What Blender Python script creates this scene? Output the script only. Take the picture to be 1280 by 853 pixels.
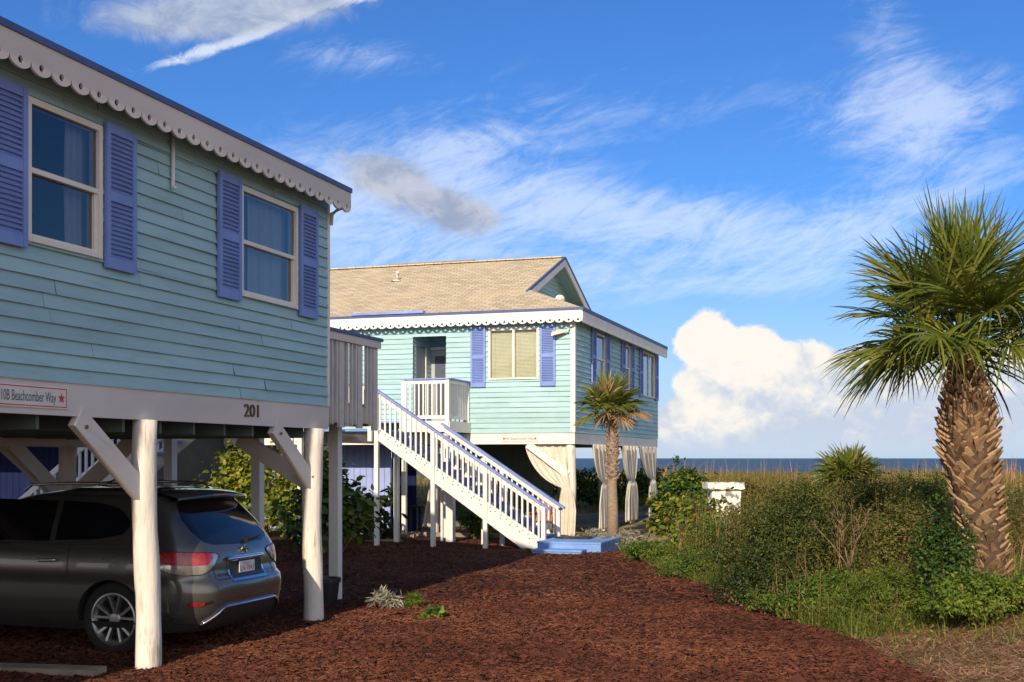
import bpy, bmesh, math, random
import numpy as np
from mathutils import Vector, Matrix
random.seed(7); RNG = np.random.default_rng(7)
for o_ in list(bpy.data.objects): bpy.data.objects.remove(o_)
C = bpy.context.scene.collection
SC = bpy.context.scene
rad = math.radians
# ------------------------------------------------------------------ camera
cam_d = bpy.data.cameras.new('camera'); cam = bpy.data.objects.new('camera', cam_d); C.objects.link(cam)
cam.location = (0, 0, 2.05); cam.rotation_euler = (rad(90), 0, 0)
cam_d.lens = 42.19; cam_d.sensor_width = 36; cam_d.shift_y = 0.1145
cam_d.clip_start = 0.1; cam_d.clip_end = 60000
SC.camera = cam
# ------------------------------------------------------------------ site frame (both houses share it): o = outwards from the near house's long wall, t = along it, away
TH = rad(18.0)
P0 = Vector((-3.55, 11.6, 0))
SITE = Matrix.Translation(P0) @ Matrix.Rotation(-TH, 4, 'Z')
SITE_I = SITE.inverted()
WORLD = Matrix.Identity(4)
def to_site(X, Y):
    v = SITE_I @ Vector((X, Y, 0)); return v.x, v.y
def px(x, Y): return (x-640)/1500*Y
# ------------------------------------------------------------------ light
SUN_EL = rad(26.0); PHI = rad(2.6); SUN_STR = 4.2; SKY_STR = 0.085
trav = (SITE.to_3x3() @ Vector((-math.sin(PHI), math.cos(PHI), 0)))*math.cos(SUN_EL) - Vector((0, 0, math.sin(SUN_EL)))
sun_d = bpy.data.lights.new('sun', 'SUN'); sun = bpy.data.objects.new('sun', sun_d); C.objects.link(sun)
sun_d.energy = SUN_STR; sun_d.angle = rad(0.5); sun_d.color = (1.0, 0.83, 0.62)
sun.rotation_euler = trav.to_track_quat('-Z', 'Y').to_euler(); sun.location = (0, -20, 40)
SC.view_settings.view_transform = 'Standard'; SC.view_settings.look = 'None'
SC.view_settings.exposure = 0.35; SC.view_settings.gamma = 1.0; SC.view_settings.use_curve_mapping = False
# ------------------------------------------------------------------ node expressions
class E:
    T = None
    def __init__(s, sock): s.s = sock
    @staticmethod
    def m(op, *a):
        n = E.T.nodes.new('ShaderNodeMath'); n.operation = op
        for i, x in enumerate(a):
            if isinstance(x, E): E.T.links.new(x.s, n.inputs[i])
            else: n.inputs[i].default_value = x
        return E(n.outputs[0])
    def __add__(s, b): return E.m('ADD', s, b)
    __radd__ = __add__
    def __sub__(s, b): return E.m('SUBTRACT', s, b)
    def __rsub__(s, b): return E.m('SUBTRACT', b, s)
    def __mul__(s, b): return E.m('MULTIPLY', s, b)
    __rmul__ = __mul__
    def __truediv__(s, b): return E.m('DIVIDE', s, b)
def e_smooth(x, a, b):
    n = E.T.nodes.new('ShaderNodeMapRange'); n.interpolation_type = 'SMOOTHSTEP'
    E.T.links.new(x.s, n.inputs['Value']); n.inputs['From Min'].default_value = a; n.inputs['From Max'].default_value = b
    return E(n.outputs['Result'])
def e_vec(x, y, z=0.0):
    n = E.T.nodes.new('ShaderNodeCombineXYZ')
    for i, v in enumerate((x, y, z)):
        if isinstance(v, E): E.T.links.new(v.s, n.inputs[i])
        else: n.inputs[i].default_value = v
    return n.outputs[0]
def e_noise(vec, scale, detail=6, rough=0.55, dist=0.0):
    n = E.T.nodes.new('ShaderNodeTexNoise'); n.inputs['Scale'].default_value = scale
    n.inputs['Detail'].default_value = detail; n.inputs['Roughness'].default_value = rough; n.inputs['Distortion'].default_value = dist
    E.T.links.new(vec, n.inputs['Vector']); return E(n.outputs[0])
def e_mix(f, a, b):
    n = E.T.nodes.new('ShaderNodeMix'); n.data_type = 'RGBA'; n.clamp_factor = True
    if isinstance(f, E): E.T.links.new(f.s, n.inputs[0])
    else: n.inputs[0].default_value = f
    for i, v in ((6, a), (7, b)):
        if isinstance(v, (tuple, list)): n.inputs[i].default_value = (*v[:3], 1)
        else: E.T.links.new(v, n.inputs[i])
    return n.outputs[2]
# ------------------------------------------------------------------ sky
W = bpy.data.worlds.new('World'); SC.world = W; W.use_nodes = True
T = W.node_tree; T.nodes.clear(); E.T = T
out = T.nodes.new('ShaderNodeOutputWorld'); bg = T.nodes.new('ShaderNodeBackground')
sky = T.nodes.new('ShaderNodeTexSky'); sky.sky_type = 'NISHITA'; sky.sun_disc = False
sky.sun_elevation = SUN_EL; sky.sun_rotation = math.atan2(-trav.x, -trav.y)
sky.air_density = 1.0; sky.dust_density = 0.4; sky.ozone_density = 2.2; sky.altitude = 0
hs = T.nodes.new('ShaderNodeHueSaturation'); hs.inputs['Saturation'].default_value = 1.12; hs.inputs['Value'].default_value = 1.0
T.links.new(sky.outputs[0], hs.inputs['Color'])
tn = T.nodes.new('ShaderNodeMix'); tn.data_type = 'RGBA'; tn.blend_type = 'MULTIPLY'; tn.inputs[0].default_value = 1.0; tn.inputs[7].default_value = (0.46, 0.79, 1.28, 1)
T.links.new(hs.outputs[0], tn.inputs[6]); SKYC = tn.outputs[2]
tc = T.nodes.new('ShaderNodeTexCoord'); sp = T.nodes.new('ShaderNodeSeparateXYZ'); T.links.new(tc.outputs['Generated'], sp.inputs[0])
dx, dy, dz = (E(sp.outputs[i]) for i in range(3))
T.links.new(e_smooth(dy, -0.25, 0.55).s, tn.inputs[0])
yy = E.m('MAXIMUM', dy, 0.12)
A = dx/yy; EL = dz/yy                       # tangent of bearing and of height above the horizon, looking out to sea
def ga(x): return (x-640)/1500
def ge(y): return (573-y)/1500
def blob(x, y, rx, ry, ang=0.0):            # soft cloud bank, 1 in the middle
    ca, sa = math.cos(rad(ang)), math.sin(rad(ang))
    u = A-ga(x); v = EL-ge(y)
    p = (u*ca+v*sa)*(1500/rx); q = (v*ca-u*sa)*(1500/ry)
    return E.m('EXPONENT', (p*p+q*q)*-1.0)
def warp(sx, sy, ang, off=0.0):
    ca, sa = math.cos(rad(ang)), math.sin(rad(ang))
    return e_vec((A*ca+EL*sa)*sx+off, (EL*ca-A*sa)*sy, off*1.7)
K = 1.0/SKY_STR
up = e_smooth(EL, -0.002, 0.004)
# thin high veil and streaks
n1 = e_noise(warp(5.0, 13.0, 14, 3.1), 1.6, 11, 0.68, 1.4)
n2 = e_noise(warp(12.0, 40.0, 24, 9.3), 1.3, 10, 0.72, 1.6)
n3 = e_noise(warp(2.0, 5.0, -6, 5.5), 1.2, 3, 0.5)
env = blob(770, 265, 300, 44, -5)*0.95 + blob(1160, 140, 170, 60, 8)*0.85 + blob(1190, 235, 200, 55, 12)*0.7 + blob(1115, 30, 60, 130, 12)*0.5 + blob(600, 180, 260, 60, 8)*0.35 + blob(900, 350, 300, 36, -3)*0.30 + blob(440, 68, 110, 30, -2)*0.6 + blob(590, 178, 70, 18, 6)*0.35 + blob(430, 300, 200, 90, -15)*0.6 + blob(800, 480, 800, 120, 0)*0.22 + blob(640, 150, 500, 110, 6)*0.34 + blob(960, 330, 320, 60, 4)*0.34 + blob(560, 330, 260, 60, -10)*0.3
cir = e_smooth(n1*0.62+n2*0.38+(env-0.5)*0.30, 0.44, 0.74)*e_smooth(env+n3*0.4, 0.28, 1.15)
# paler haze added to the unseen sunward half of the sky to lift the shade
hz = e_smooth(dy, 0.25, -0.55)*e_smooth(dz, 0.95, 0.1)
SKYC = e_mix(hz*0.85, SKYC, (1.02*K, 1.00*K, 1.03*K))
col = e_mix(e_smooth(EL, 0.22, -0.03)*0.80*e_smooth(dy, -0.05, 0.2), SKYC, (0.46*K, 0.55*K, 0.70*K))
col = e_mix(cir*0.54*up, col, (0.70*K, 0.76*K, 0.86*K))
# contrail-like bright streak, upper left
stk = blob(245, 66, 85, 11, 17)+blob(320, 42, 60, 9, 20)*0.8+blob(390, 12, 75, 8, 17)*0.8+blob(470, -8, 70, 9, 12)
stn = e_noise(warp(20, 38, 30, 1.2), 1.5, 10, 0.68, 1.2)
col = e_mix(e_smooth(stk*0.75+(stn-0.5)*1.9, 0.32, 1.0)*0.8, col, (0.66*K, 0.70*K, 0.80*K))
# soft grey clouds
gn = e_noise(warp(14, 18, -12, 2.2), 1.5, 10, 0.66, 0.8); gm = e_noise(warp(20, 30, -12, 7.7), 1.4, 9, 0.65, 0.6)
g1 = blob(475, 220, 52, 30, -20)+blob(530, 248, 75, 33, -24)+blob(590, 272, 42, 22, -10)
g2 = blob(275, 5, 190, 40, 4)+blob(290, 22, 120, 26, 8)*0.6+blob(600, -30, 120, 22)*0.3
gf = e_smooth(g1+(gn-0.5)*1.5, 0.20, 1.15)
col = e_mix(gf*0.85, col, e_mix(e_smooth(gm, 0.35, 0.65), (0.26*K, 0.30*K, 0.39*K), (0.46*K, 0.47*K, 0.53*K)))
gf2 = e_smooth(g2+(gn-0.5)*1.3, 0.25, 1.1)
col = e_mix(gf2*0.85, col, e_mix(e_smooth(gm, 0.35, 0.65), (0.28*K, 0.34*K, 0.46*K), (0.46*K, 0.50*K, 0.58*K)))
# low distant cloud bank and the tall cumulus over the sea
bn = e_noise(warp(5, 26, 0, 4.4), 1.5, 6, 0.55, 0.2)
bank = blob(1010, 555, 420, 16)*0.9+blob(1150, 535, 260, 22)+blob(700, 560, 300, 12)*0.5
col = e_mix(e_smooth(bank+(bn-0.5)*1.3, 0.35, 1.1)*0.7*up, col, (0.48*K, 0.54*K, 0.66*K))
cn = e_noise(warp(22, 25, 0, 6.1), 1.0, 10, 0.60, 0.35)
cn2 = e_noise(warp(48, 56, 0, 3.1), 1.0, 8, 0.6, 0.4)
cb = E.m('MAXIMUM', E.m('MAXIMUM', blob(885, 428, 48, 38), blob(940, 440, 48, 36)), E.m('MAXIMUM', blob(905, 478, 68, 46), blob(985, 470, 85, 50)))
cb = E.m('MAXIMUM', cb, E.m('MAXIMUM', E.m('MAXIMUM', blob(1070, 478, 85, 52), blob(1040, 525, 150, 55)), E.m('MAXIMUM', blob(860, 525, 52, 38), blob(1150, 500, 130, 66))))
cb = E.m('MAXIMUM', cb, E.m('MAXIMUM', blob(1255, 485, 90, 66)*0.95, blob(930, 525, 110, 40)))
cf = e_smooth(cb+(cn-0.5)*1.0+(cn2-0.5)*0.36, 0.34, 0.52)
sh = e_smooth(cn*0.8+cn2*0.55+(EL-ge(480))*2.6-(A-ga(950))*0.65, 0.46, 0.80)
ccol = e_mix(sh, (0.46*K, 0.52*K, 0.63*K), (0.80*K, 0.75*K, 0.68*K))
col = e_mix(cf*0.97*e_smooth(EL, ge(572), ge(530)), col, ccol)
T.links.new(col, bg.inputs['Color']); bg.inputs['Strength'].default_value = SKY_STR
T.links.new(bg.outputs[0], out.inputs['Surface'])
# ------------------------------------------------------------------ materials
def mat(name, col, rough=0.6, var=0.12, vscale=3.0, bump=0.0, bscale=30.0, metal=0.0, col2=None, c2=(0.45, 0.6), c2scale=4.0, stretch=(1, 1, 1), spec=0.5, coat=0.0, bdist=0.01, coord='Object', island=0.0):
    m = bpy.data.materials.new(name); m.use_nodes = True; t = m.node_tree; E.T = t
    b = t.nodes['Principled BSDF']; b.inputs['Roughness'].default_value = rough; b.inputs['Metallic'].default_value = metal
    b.inputs['Specular IOR Level'].default_value = spec; b.inputs['Coat Weight'].default_value = coat; b.inputs['Coat Roughness'].default_value = 0.03
    tc = t.nodes.new('ShaderNodeTexCoord'); mp = t.nodes.new('ShaderNodeMapping'); mp.inputs['Scale'].default_value = stretch
    t.links.new(tc.outputs[coord], mp.inputs[0])
    n = e_noise(mp.outputs[0], vscale, 5, 0.6)
    lo = tuple(c*(1-var) for c in col); hi = tuple(min(1, c*(1+var)) for c in col)
    c = e_mix(e_smooth(n, 0.3, 0.7), lo, hi)
    if col2:
        n2 = e_noise(mp.outputs[0], c2scale, 8, 0.65)
        c = e_mix(e_smooth(n2, *c2), c, col2)
    if island:
        g = t.nodes.new('ShaderNodeNewGeometry'); h = t.nodes.new('ShaderNodeHueSaturation'); t.links.new(c, h.inputs['Color'])
        t.links.new((E(g.outputs['Random Per Island'])*(2*island)+(1-island)).s, h.inputs['Value']); c = h.outputs[0]
    t.links.new(c, b.inputs['Base Color'])
    if bump:
        nb = e_noise(mp.outputs[0], bscale, 5, 0.6)
        bn = t.nodes.new('ShaderNodeBump'); bn.inputs['Strength'].default_value = bump; bn.inputs['Distance'].default_value = bdist
        t.links.new(nb.s, bn.inputs['Height']); t.links.new(bn.outputs[0], b.inputs['Normal'])
    return m
def leaf_mat(name, cols, rough=0.5, trans=0.25, pscale=1.2, spec=0.4):
    m = bpy.data.materials.new(name); m.use_nodes = True; t = m.node_tree; E.T = t
    b = t.nodes['Principled BSDF']; b.inputs['Roughness'].default_value = rough; b.inputs['Specular IOR Level'].default_value = spec
    g = t.nodes.new('ShaderNodeNewGeometry'); tc = t.nodes.new('ShaderNodeTexCoord')
    r = t.nodes.new('ShaderNodeValToRGB'); el = r.color_ramp.elements
    el[0].color = (*cols[0], 1); el[1].color = (*cols[-1], 1)
    for i, c in enumerate(cols[1:-1]):
        e = el.new((i+1)/(len(cols)-1)); e.color = (*c, 1)
    n = e_noise(tc.outputs['Object'], pscale, 3, 0.5)
    f = E(g.outputs['Random Per Island'])*0.62 + (e_smooth(n, 0.3, 0.7))*0.38
    t.links.new(f.s, r.inputs[0]); t.links.new(r.outputs[0], b.inputs['Base Color'])
    tr = t.nodes.new('ShaderNodeBsdfTranslucent'); t.links.new(r.outputs[0], tr.inputs['Color'])
    mx = t.nodes.new('ShaderNodeMixShader'); mx.inputs[0].default_value = trans
    t.links.new(b.outputs[0], mx.inputs[1]); t.links.new(tr.outputs[0], mx.inputs[2])
    t.links.new(mx.outputs[0], t.nodes['Material Output'].inputs['Surface'])
    return m
def glass_mat(name, tint=(0.9, 0.95, 0.95), ior=1.5, refl=1.0):
    m = bpy.data.materials.new(name); m.use_nodes = True; t = m.node_tree; t.nodes.remove(t.nodes['Principled BSDF'])
    tr = t.nodes.new('ShaderNodeBsdfTransparent'); tr.inputs[0].default_value = (*tint, 1)
    gl = t.nodes.new('ShaderNodeBsdfGlossy'); gl.inputs['Roughness'].default_value = 0.02
    E.T = t; tc = t.nodes.new('ShaderNodeTexCoord'); n = e_noise(tc.outputs['Object'], 1.2, 2, 0.4)
    bn = t.nodes.new('ShaderNodeBump'); bn.inputs['Strength'].default_value = 0.06; bn.inputs['Distance'].default_value = 0.05
    t.links.new(n.s, bn.inputs['Height']); t.links.new(bn.outputs[0], gl.inputs['Normal'])
    fr = t.nodes.new('ShaderNodeFresnel'); fr.inputs[0].default_value = ior
    f = E.m('MINIMUM', E(fr.outputs[0])*(1.6*refl)+0.02, 1.0)
    mx = t.nodes.new('ShaderNodeMixShader'); t.links.new(f.s, mx.inputs[0]); t.links.new(tr.outputs[0], mx.inputs[1]); t.links.new(gl.outputs[0], mx.inputs[2])
    t.links.new(mx.outputs[0], t.nodes['Material Output'].inputs['Surface'])
    return m
M = {}
M['siding'] = mat('teal_siding', (0.33, 0.515, 0.555), 0.55, 0.06, 1.4, 0.25, 5, stretch=(1, 0.4, 3), col2=(0.28, 0.44, 0.46), c2=(0.5, 0.75), bdist=0.012, spec=0.35, island=0.07)
M['white'] = mat('white_paint', (0.74, 0.71, 0.67), 0.55, 0.06, 2.5, 0.15, 25, col2=(0.55, 0.50, 0.45), c2=(0.62, 0.85), c2scale=5, bdist=0.004)
M['post'] = mat('painted_pole', (0.68, 0.63, 0.57), 0.75, 0.10, 5, 0.8, 12, col2=(0.36, 0.30, 0.24), c2=(0.55, 0.72), c2scale=9, stretch=(1, 1, 0.16), bdist=0.02, spec=0.25)
M['beam'] = mat('weathered_white', (0.62, 0.57, 0.54), 0.7, 0.07, 2, 0.2, 22, col2=(0.45, 0.40, 0.38), c2=(0.55, 0.85), c2scale=3, stretch=(1, 0.3, 1), bdist=0.004)
M['frame'] = mat('window_vinyl', (0.74, 0.70, 0.62), 0.45, 0.05)
M['trim_blue'] = mat('blue_trim', (0.055, 0.085, 0.22), 0.5, 0.12, 3)
M['shutter'] = mat('blue_shutter', (0.19, 0.275, 0.60), 0.5, 0.08, 2.5, spec=0.3)
M['rail_blue'] = mat('blue_rail_cap', (0.20, 0.28, 0.62), 0.5, 0.15, 4, col2=(0.35, 0.42, 0.66), c2=(0.6, 0.8))
M['step_blue'] = mat('blue_deck_paint', (0.15, 0.29, 0.62), 0.55, 0.12, 4, 0.15, 20, col2=(0.24, 0.38, 0.64), c2=(0.55, 0.8))
M['tread'] = mat('blue_stair_paint', (0.06, 0.10, 0.30), 0.55, 0.15, 4)
M['glass'] = glass_mat('window_glass', (0.72, 0.76, 0.80), 1.55, 1.0)
M['glass_clear'] = glass_mat('clear_window_glass', (0.93, 0.95, 0.92), 1.45, 0.8)
M['curtain'] = mat('sheer_curtain', (0.42, 0.43, 0.47), 0.8, 0.06)
M['blind'] = mat('cream_blind', (0.50, 0.50, 0.39), 0.7, 0.04)
M['dark_in'] = mat('dark_interior', (0.06, 0.065, 0.07), 0.9, 0.1)
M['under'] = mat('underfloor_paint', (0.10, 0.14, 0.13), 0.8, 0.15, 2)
M['canvas'] = mat('canvas_drape', (0.62, 0.565, 0.48), 0.85, 0.08, 4, 0.2, 60, bdist=0.004)
M['pale_green'] = mat('pale_green_board', (0.42, 0.58, 0.50), 0.6, 0.08, 2)
M['lavender'] = mat('lavender_board', (0.30, 0.38, 0.72), 0.6, 0.08, 2)
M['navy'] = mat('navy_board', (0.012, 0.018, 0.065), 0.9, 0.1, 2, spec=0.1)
M['wood'] = mat('weathered_board', (0.26, 0.20, 0.15), 0.85, 0.2, 6, 0.3, 25, stretch=(1, 1, 1))
M['bronze'] = mat('bronze_digit', (0.15, 0.095, 0.055), 0.5, 0.1, metal=0.6)
M['black'] = mat('black_plastic', (0.015, 0.015, 0.017), 0.5, 0.1)
M['red'] = mat('red_paint', (0.50, 0.03, 0.03), 0.5, 0.1)
M['tealtext'] = mat('teal_lettering', (0.03, 0.12, 0.14), 0.6, 0.1)
M['sign'] = mat('sign_board', (0.70, 0.64, 0.60), 0.6, 0.05)
M['shell'] = mat('shell_lamp', (0.66, 0.50, 0.40), 0.5, 0.1)
M['stone'] = mat('peeling_white_concrete', (0.78, 0.74, 0.66), 0.85, 0.06, 5, 0.4, 14, col2=(0.22, 0.21, 0.20), c2=(0.52, 0.60), c2scale=6, bdist=0.02)
M['terra'] = mat('terracotta', (0.42, 0.16, 0.08), 0.8, 0.12, 5)
# roof shingles
def shingle_mat():
    m = bpy.data.materials.new('tan_shingles'); m.use_nodes = True; t = m.node_tree; E.T = t; b = t.nodes['Principled BSDF']
    b.inputs['Roughness'].default_value = 0.9
    uv = t.nodes.new('ShaderNodeUVMap'); br = t.nodes.new('ShaderNodeTexBrick'); t.links.new(uv.outputs[0], br.inputs['Vector'])
    br.inputs['Scale'].default_value = 1.0; br.inputs['Brick Width'].default_value = 0.30; br.inputs['Row Height'].default_value = 0.15
    br.inputs['Mortar Size'].default_value = 0.012; br.inputs['Mortar Smooth'].default_value = 0.4; br.offset = 0.5
    br.inputs['Color1'].default_value = (0.63, 0.545, 0.40, 1); br.inputs['Color2'].default_value = (0.44, 0.37, 0.265, 1); br.inputs['Mortar'].default_value = (0.22, 0.165, 0.10, 1)
    n = e_noise(uv.outputs[0], 0.55, 5, 0.6); n2 = e_noise(uv.outputs[0], 30, 3, 0.7)
    c = e_mix(e_smooth(n, 0.45, 0.75)*0.5, br.outputs[0], (0.66, 0.52, 0.33))
    c = e_mix(e_smooth(n2, 0.5, 0.8)*0.35, c, (0.30, 0.22, 0.13))
    t.links.new(c, b.inputs['Base Color'])
    bn = t.nodes.new('ShaderNodeBump'); bn.inputs['Strength'].default_value = 0.6; bn.inputs['Distance'].default_value = 0.012; bn.invert = True
    t.links.new(br.outputs[1], bn.inputs['Height']); t.links.new(bn.outputs[0], b.inputs['Normal'])
    return m
M['shingle'] = shingle_mat()
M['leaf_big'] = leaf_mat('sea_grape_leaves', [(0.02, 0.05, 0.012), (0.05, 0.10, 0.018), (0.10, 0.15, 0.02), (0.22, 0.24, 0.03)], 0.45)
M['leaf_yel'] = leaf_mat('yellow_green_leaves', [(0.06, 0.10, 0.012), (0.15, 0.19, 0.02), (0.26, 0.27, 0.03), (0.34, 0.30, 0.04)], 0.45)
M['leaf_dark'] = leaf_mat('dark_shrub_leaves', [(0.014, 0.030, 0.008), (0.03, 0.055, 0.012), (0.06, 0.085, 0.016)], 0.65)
M['leaf_bush'] = leaf_mat('olive_shrub_leaves', [(0.030, 0.050, 0.008), (0.09, 0.115, 0.018), (0.17, 0.175, 0.03), (0.24, 0.16, 0.06)], 0.75, 0.35)
M['leaf_brown'] = leaf_mat('browning_shrub_leaves', [(0.05, 0.075, 0.012), (0.15, 0.155, 0.032), (0.27, 0.19, 0.07), (0.12, 0.165, 0.026)], 0.8, 0.35)
M['leaf_green'] = leaf_mat('bright_weed_leaves', [(0.04, 0.09, 0.010), (0.10, 0.17, 0.016), (0.18, 0.23, 0.026), (0.27, 0.25, 0.05)], 0.7, 0.35)
M['leaf_mid'] = leaf_mat('green_shrub_leaves', [(0.018, 0.05, 0.008), (0.05, 0.105, 0.014), (0.11, 0.17, 0.024)], 0.6, 0.3)
M['leaf_red'] = leaf_mat('red_leaves', [(0.45, 0.07, 0.03), (0.55, 0.14, 0.05)], 0.5)
M['leaf_silver'] = leaf_mat('silver_leaves', [(0.26, 0.26, 0.19), (0.38, 0.36, 0.28), (0.22, 0.20, 0.13)], 0.8)
M['grass_dry'] = leaf_mat('dune_grass_blades', [(0.07, 0.09, 0.012), (0.15, 0.155, 0.022), (0.27, 0.205, 0.05), (0.36, 0.23, 0.10)], 0.7, 0.3, 0.35)
M['grass_green'] = leaf_mat('green_grass_blades', [(0.04, 0.09, 0.010), (0.10, 0.16, 0.02), (0.18, 0.21, 0.035), (0.30, 0.23, 0.09)], 0.6, 0.3, 0.8)
M['straw'] = leaf_mat('dry_straw', [(0.34, 0.20, 0.10), (0.50, 0.33, 0.18), (0.28, 0.13, 0.07), (0.18, 0.18, 0.05)], 0.8)
M['frond'] = leaf_mat('palm_fronds', [(0.028, 0.055, 0.010), (0.08, 0.115, 0.016), (0.155, 0.18, 0.028), (0.25, 0.24, 0.05)], 0.42, 0.25, 2.0, 0.45)
M['frond_y'] = leaf_mat('palmetto_fronds', [(0.035, 0.06, 0.012), (0.09, 0.13, 0.02), (0.17, 0.20, 0.032), (0.24, 0.19, 0.05)], 0.45, 0.25, 2.0)
M['frond_b'] = leaf_mat('dead_fronds', [(0.22, 0.12, 0.05), (0.34, 0.20, 0.09), (0.42, 0.27, 0.14)], 0.8, 0.2)
M['bark'] = mat('palm_bark', (0.075, 0.048, 0.03), 0.95, 0.2, 8, 0.6, 22, stretch=(1, 1, 2.0), bdist=0.02)
M['bark_pale'] = mat('palmetto_bark', (0.26, 0.20, 0.145), 0.95, 0.2, 8, 0.6, 22, stretch=(1, 1, 2.0), bdist=0.02)
M['boot_pale'] = leaf_mat('palmetto_boots', [(0.17, 0.12, 0.08), (0.30, 0.22, 0.15), (0.42, 0.33, 0.23)], 0.9, 0.0, 6)
M['boot'] = leaf_mat('palm_boots', [(0.09, 0.05, 0.028), (0.22, 0.13, 0.07), (0.36, 0.23, 0.13), (0.14, 0.08, 0.045)], 0.9, 0.0, 6)
M['twig'] = mat('bare_twigs', (0.20, 0.13, 0.08), 0.9, 0.2, 9)
M['chips'] = leaf_mat('mulch_chips', [(0.030, 0.010, 0.006), (0.070, 0.022, 0.012), (0.115, 0.036, 0.020), (0.20, 0.085, 0.045)], 0.85, 0.0, 0.45, 0.25)
# ------------------------------------------------------------------ mesh helpers
class MB:
    def __init__(s): s.v = []; s.f = []
    def poly(s, pts):
        i = len(s.v); s.v += [tuple(p) for p in pts]; s.f.append(tuple(range(i, i+len(pts)))); return s
    def hexa(s, p):                       # eight corners, bottom four then top four
        i = len(s.v); s.v += [tuple(q) for q in p]
        for a in ((0, 3, 2, 1), (4, 5, 6, 7), (0, 1, 5, 4), (1, 2, 6, 5), (2, 3, 7, 6), (3, 0, 4, 7)): s.f.append(tuple(i+k for k in a))
        return s
    def box(s, x0, x1, y0, y1, z0, z1):
        return s.hexa([(x0, y0, z0), (x1, y0, z0), (x1, y1, z0), (x0, y1, z0), (x0, y0, z1), (x1, y0, z1), (x1, y1, z1), (x0, y1, z1)])
    def bar(s, a, b, w, h, up=(0, 0, 1), vert_ends=None):   # beam from a to b; w across, h along up
        a = Vector(a); b = Vector(b); d = (b-a).normalized(); r = d.cross(Vector(up)).normalized(); u = r.cross(d)
        P = []
        for q in (a, b):
            P.append([q-r*w/2-u*h/2, q+r*w/2-u*h/2, q+r*w/2+u*h/2, q-r*w/2+u*h/2])
        A_, B_ = P
        return s.hexa([A_[0], A_[1], B_[1], B_[0], A_[3], A_[2], B_[2], B_[3]])
    def tube(s, pts, rr, n=8, cap=True):
        pts = [Vector(p) for p in pts]; rr = rr if isinstance(rr, (list, tuple)) else [rr]*len(pts)
        i0 = len(s.v); ref = Vector((0.31, 0.17, 0.93))
        for k, p in enumerate(pts):
            d = (pts[min(k+1, len(pts)-1)]-pts[max(k-1, 0)]).normalized()
            rf = ref if abs(d.dot(ref.normalized())) < 0.95 else Vector((1, 0, 0))
            a = d.cross(rf).normalized(); b = d.cross(a)
            for j in range(n):
                t = 2*math.pi*j/n; s.v.append(tuple(p+(a*math.cos(t)+b*math.sin(t))*rr[k]))
        for k in range(len(pts)-1):
            for j in range(n):
                q = i0+k*n; s.f.append((q+j, q+(j+1) % n, q+n+(j+1) % n, q+n+j))
        if cap:
            s.f.append(tuple(i0+j for j in range(n))[::-1]); s.f.append(tuple(i0+(len(pts)-1)*n+j for j in range(n)))
        return s
    def grid(s, P):                       # P[i][j] points
        i0 = len(s.v); n = len(P[0])
        for r in P: s.v += [tuple(q) for q in r]
        for i in range(len(P)-1):
            for j in range(n-1): s.f.append((i0+i*n+j, i0+i*n+j+1, i0+(i+1)*n+j+1, i0+(i+1)*n+j))
        return s
    def lathe(s, cx, cy, prof, n=20):     # prof: (radius, z)
        i0 = len(s.v)
        for r, z in prof:
            for j in range(n):
                t = 2*math.pi*j/n; s.v.append((cx+r*math.cos(t), cy+r*math.sin(t), z))
        for k in range(len(prof)-1):
            for j in range(n): s.f.append((i0+k*n+j, i0+k*n+(j+1) % n, i0+(k+1)*n+(j+1) % n, i0+(k+1)*n+j))
        s.f.append(tuple(i0+j for j in range(n))[::-1]); s.f.append(tuple(i0+(len(prof)-1)*n+j for j in range(n)))
        return s
BASE = {}
def tag(o, label=None, cat=None, group=None, kind=None):
    if label: o['label'] = label
    if cat: o['category'] = cat
    if group: o['group'] = group
    if kind: o['kind'] = kind
    return o
def thing(name, label, cat, base=(0, 0, 0), frame=None, group=None):
    o = bpy.data.objects.new(name, None); C.objects.link(o); o.empty_display_size = 0.2
    o.matrix_world = (SITE if frame is None else frame) @ Matrix.Translation(base)
    BASE[o] = Vector(base); return tag(o, label, cat, group)
def mesh_from(name, v, f, m, smooth=False, uv=False):
    me = bpy.data.meshes.new(name); me.from_pydata(v, [], f); me.materials.append(m)
    if uv:
        L = me.uv_layers.new(name='uv')
        for p in me.polygons:
            n = p.normal; u = Vector((0, 0, 1)).cross(n); u = u.normalized() if u.length > 1e-4 else Vector((1, 0, 0)); w = n.cross(u)
            for li in p.loop_indices:
                c = me.vertices[me.loops[li].vertex_index].co; L.data[li].uv = (c.dot(u), c.dot(w))
    if smooth: me.polygons.foreach_set('use_smooth', [True]*len(me.polygons))
    me.update(); return me
def build(mb, name, m, parent=None, smooth=False, label=None, frame=None, base=None, uv=False, fix=False):
    b = BASE[parent] if parent is not None else Vector(base if base else (0, 0, 0))
    me = mesh_from(name, [(p[0]-b.x, p[1]-b.y, p[2]-b.z) for p in mb.v], mb.f, m, smooth, uv)
    if fix:
        bm = bmesh.new(); bm.from_mesh(me); bmesh.ops.recalc_face_normals(bm, faces=bm.faces); bm.to_mesh(me); bm.free()
    o = bpy.data.objects.new(name, me); C.objects.link(o); BASE[o] = b
    if parent is not None: o.parent = parent
    else: o.matrix_world = (SITE if frame is None else frame) @ Matrix.Translation(b)
    if label: o['label'] = label
    return o
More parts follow.
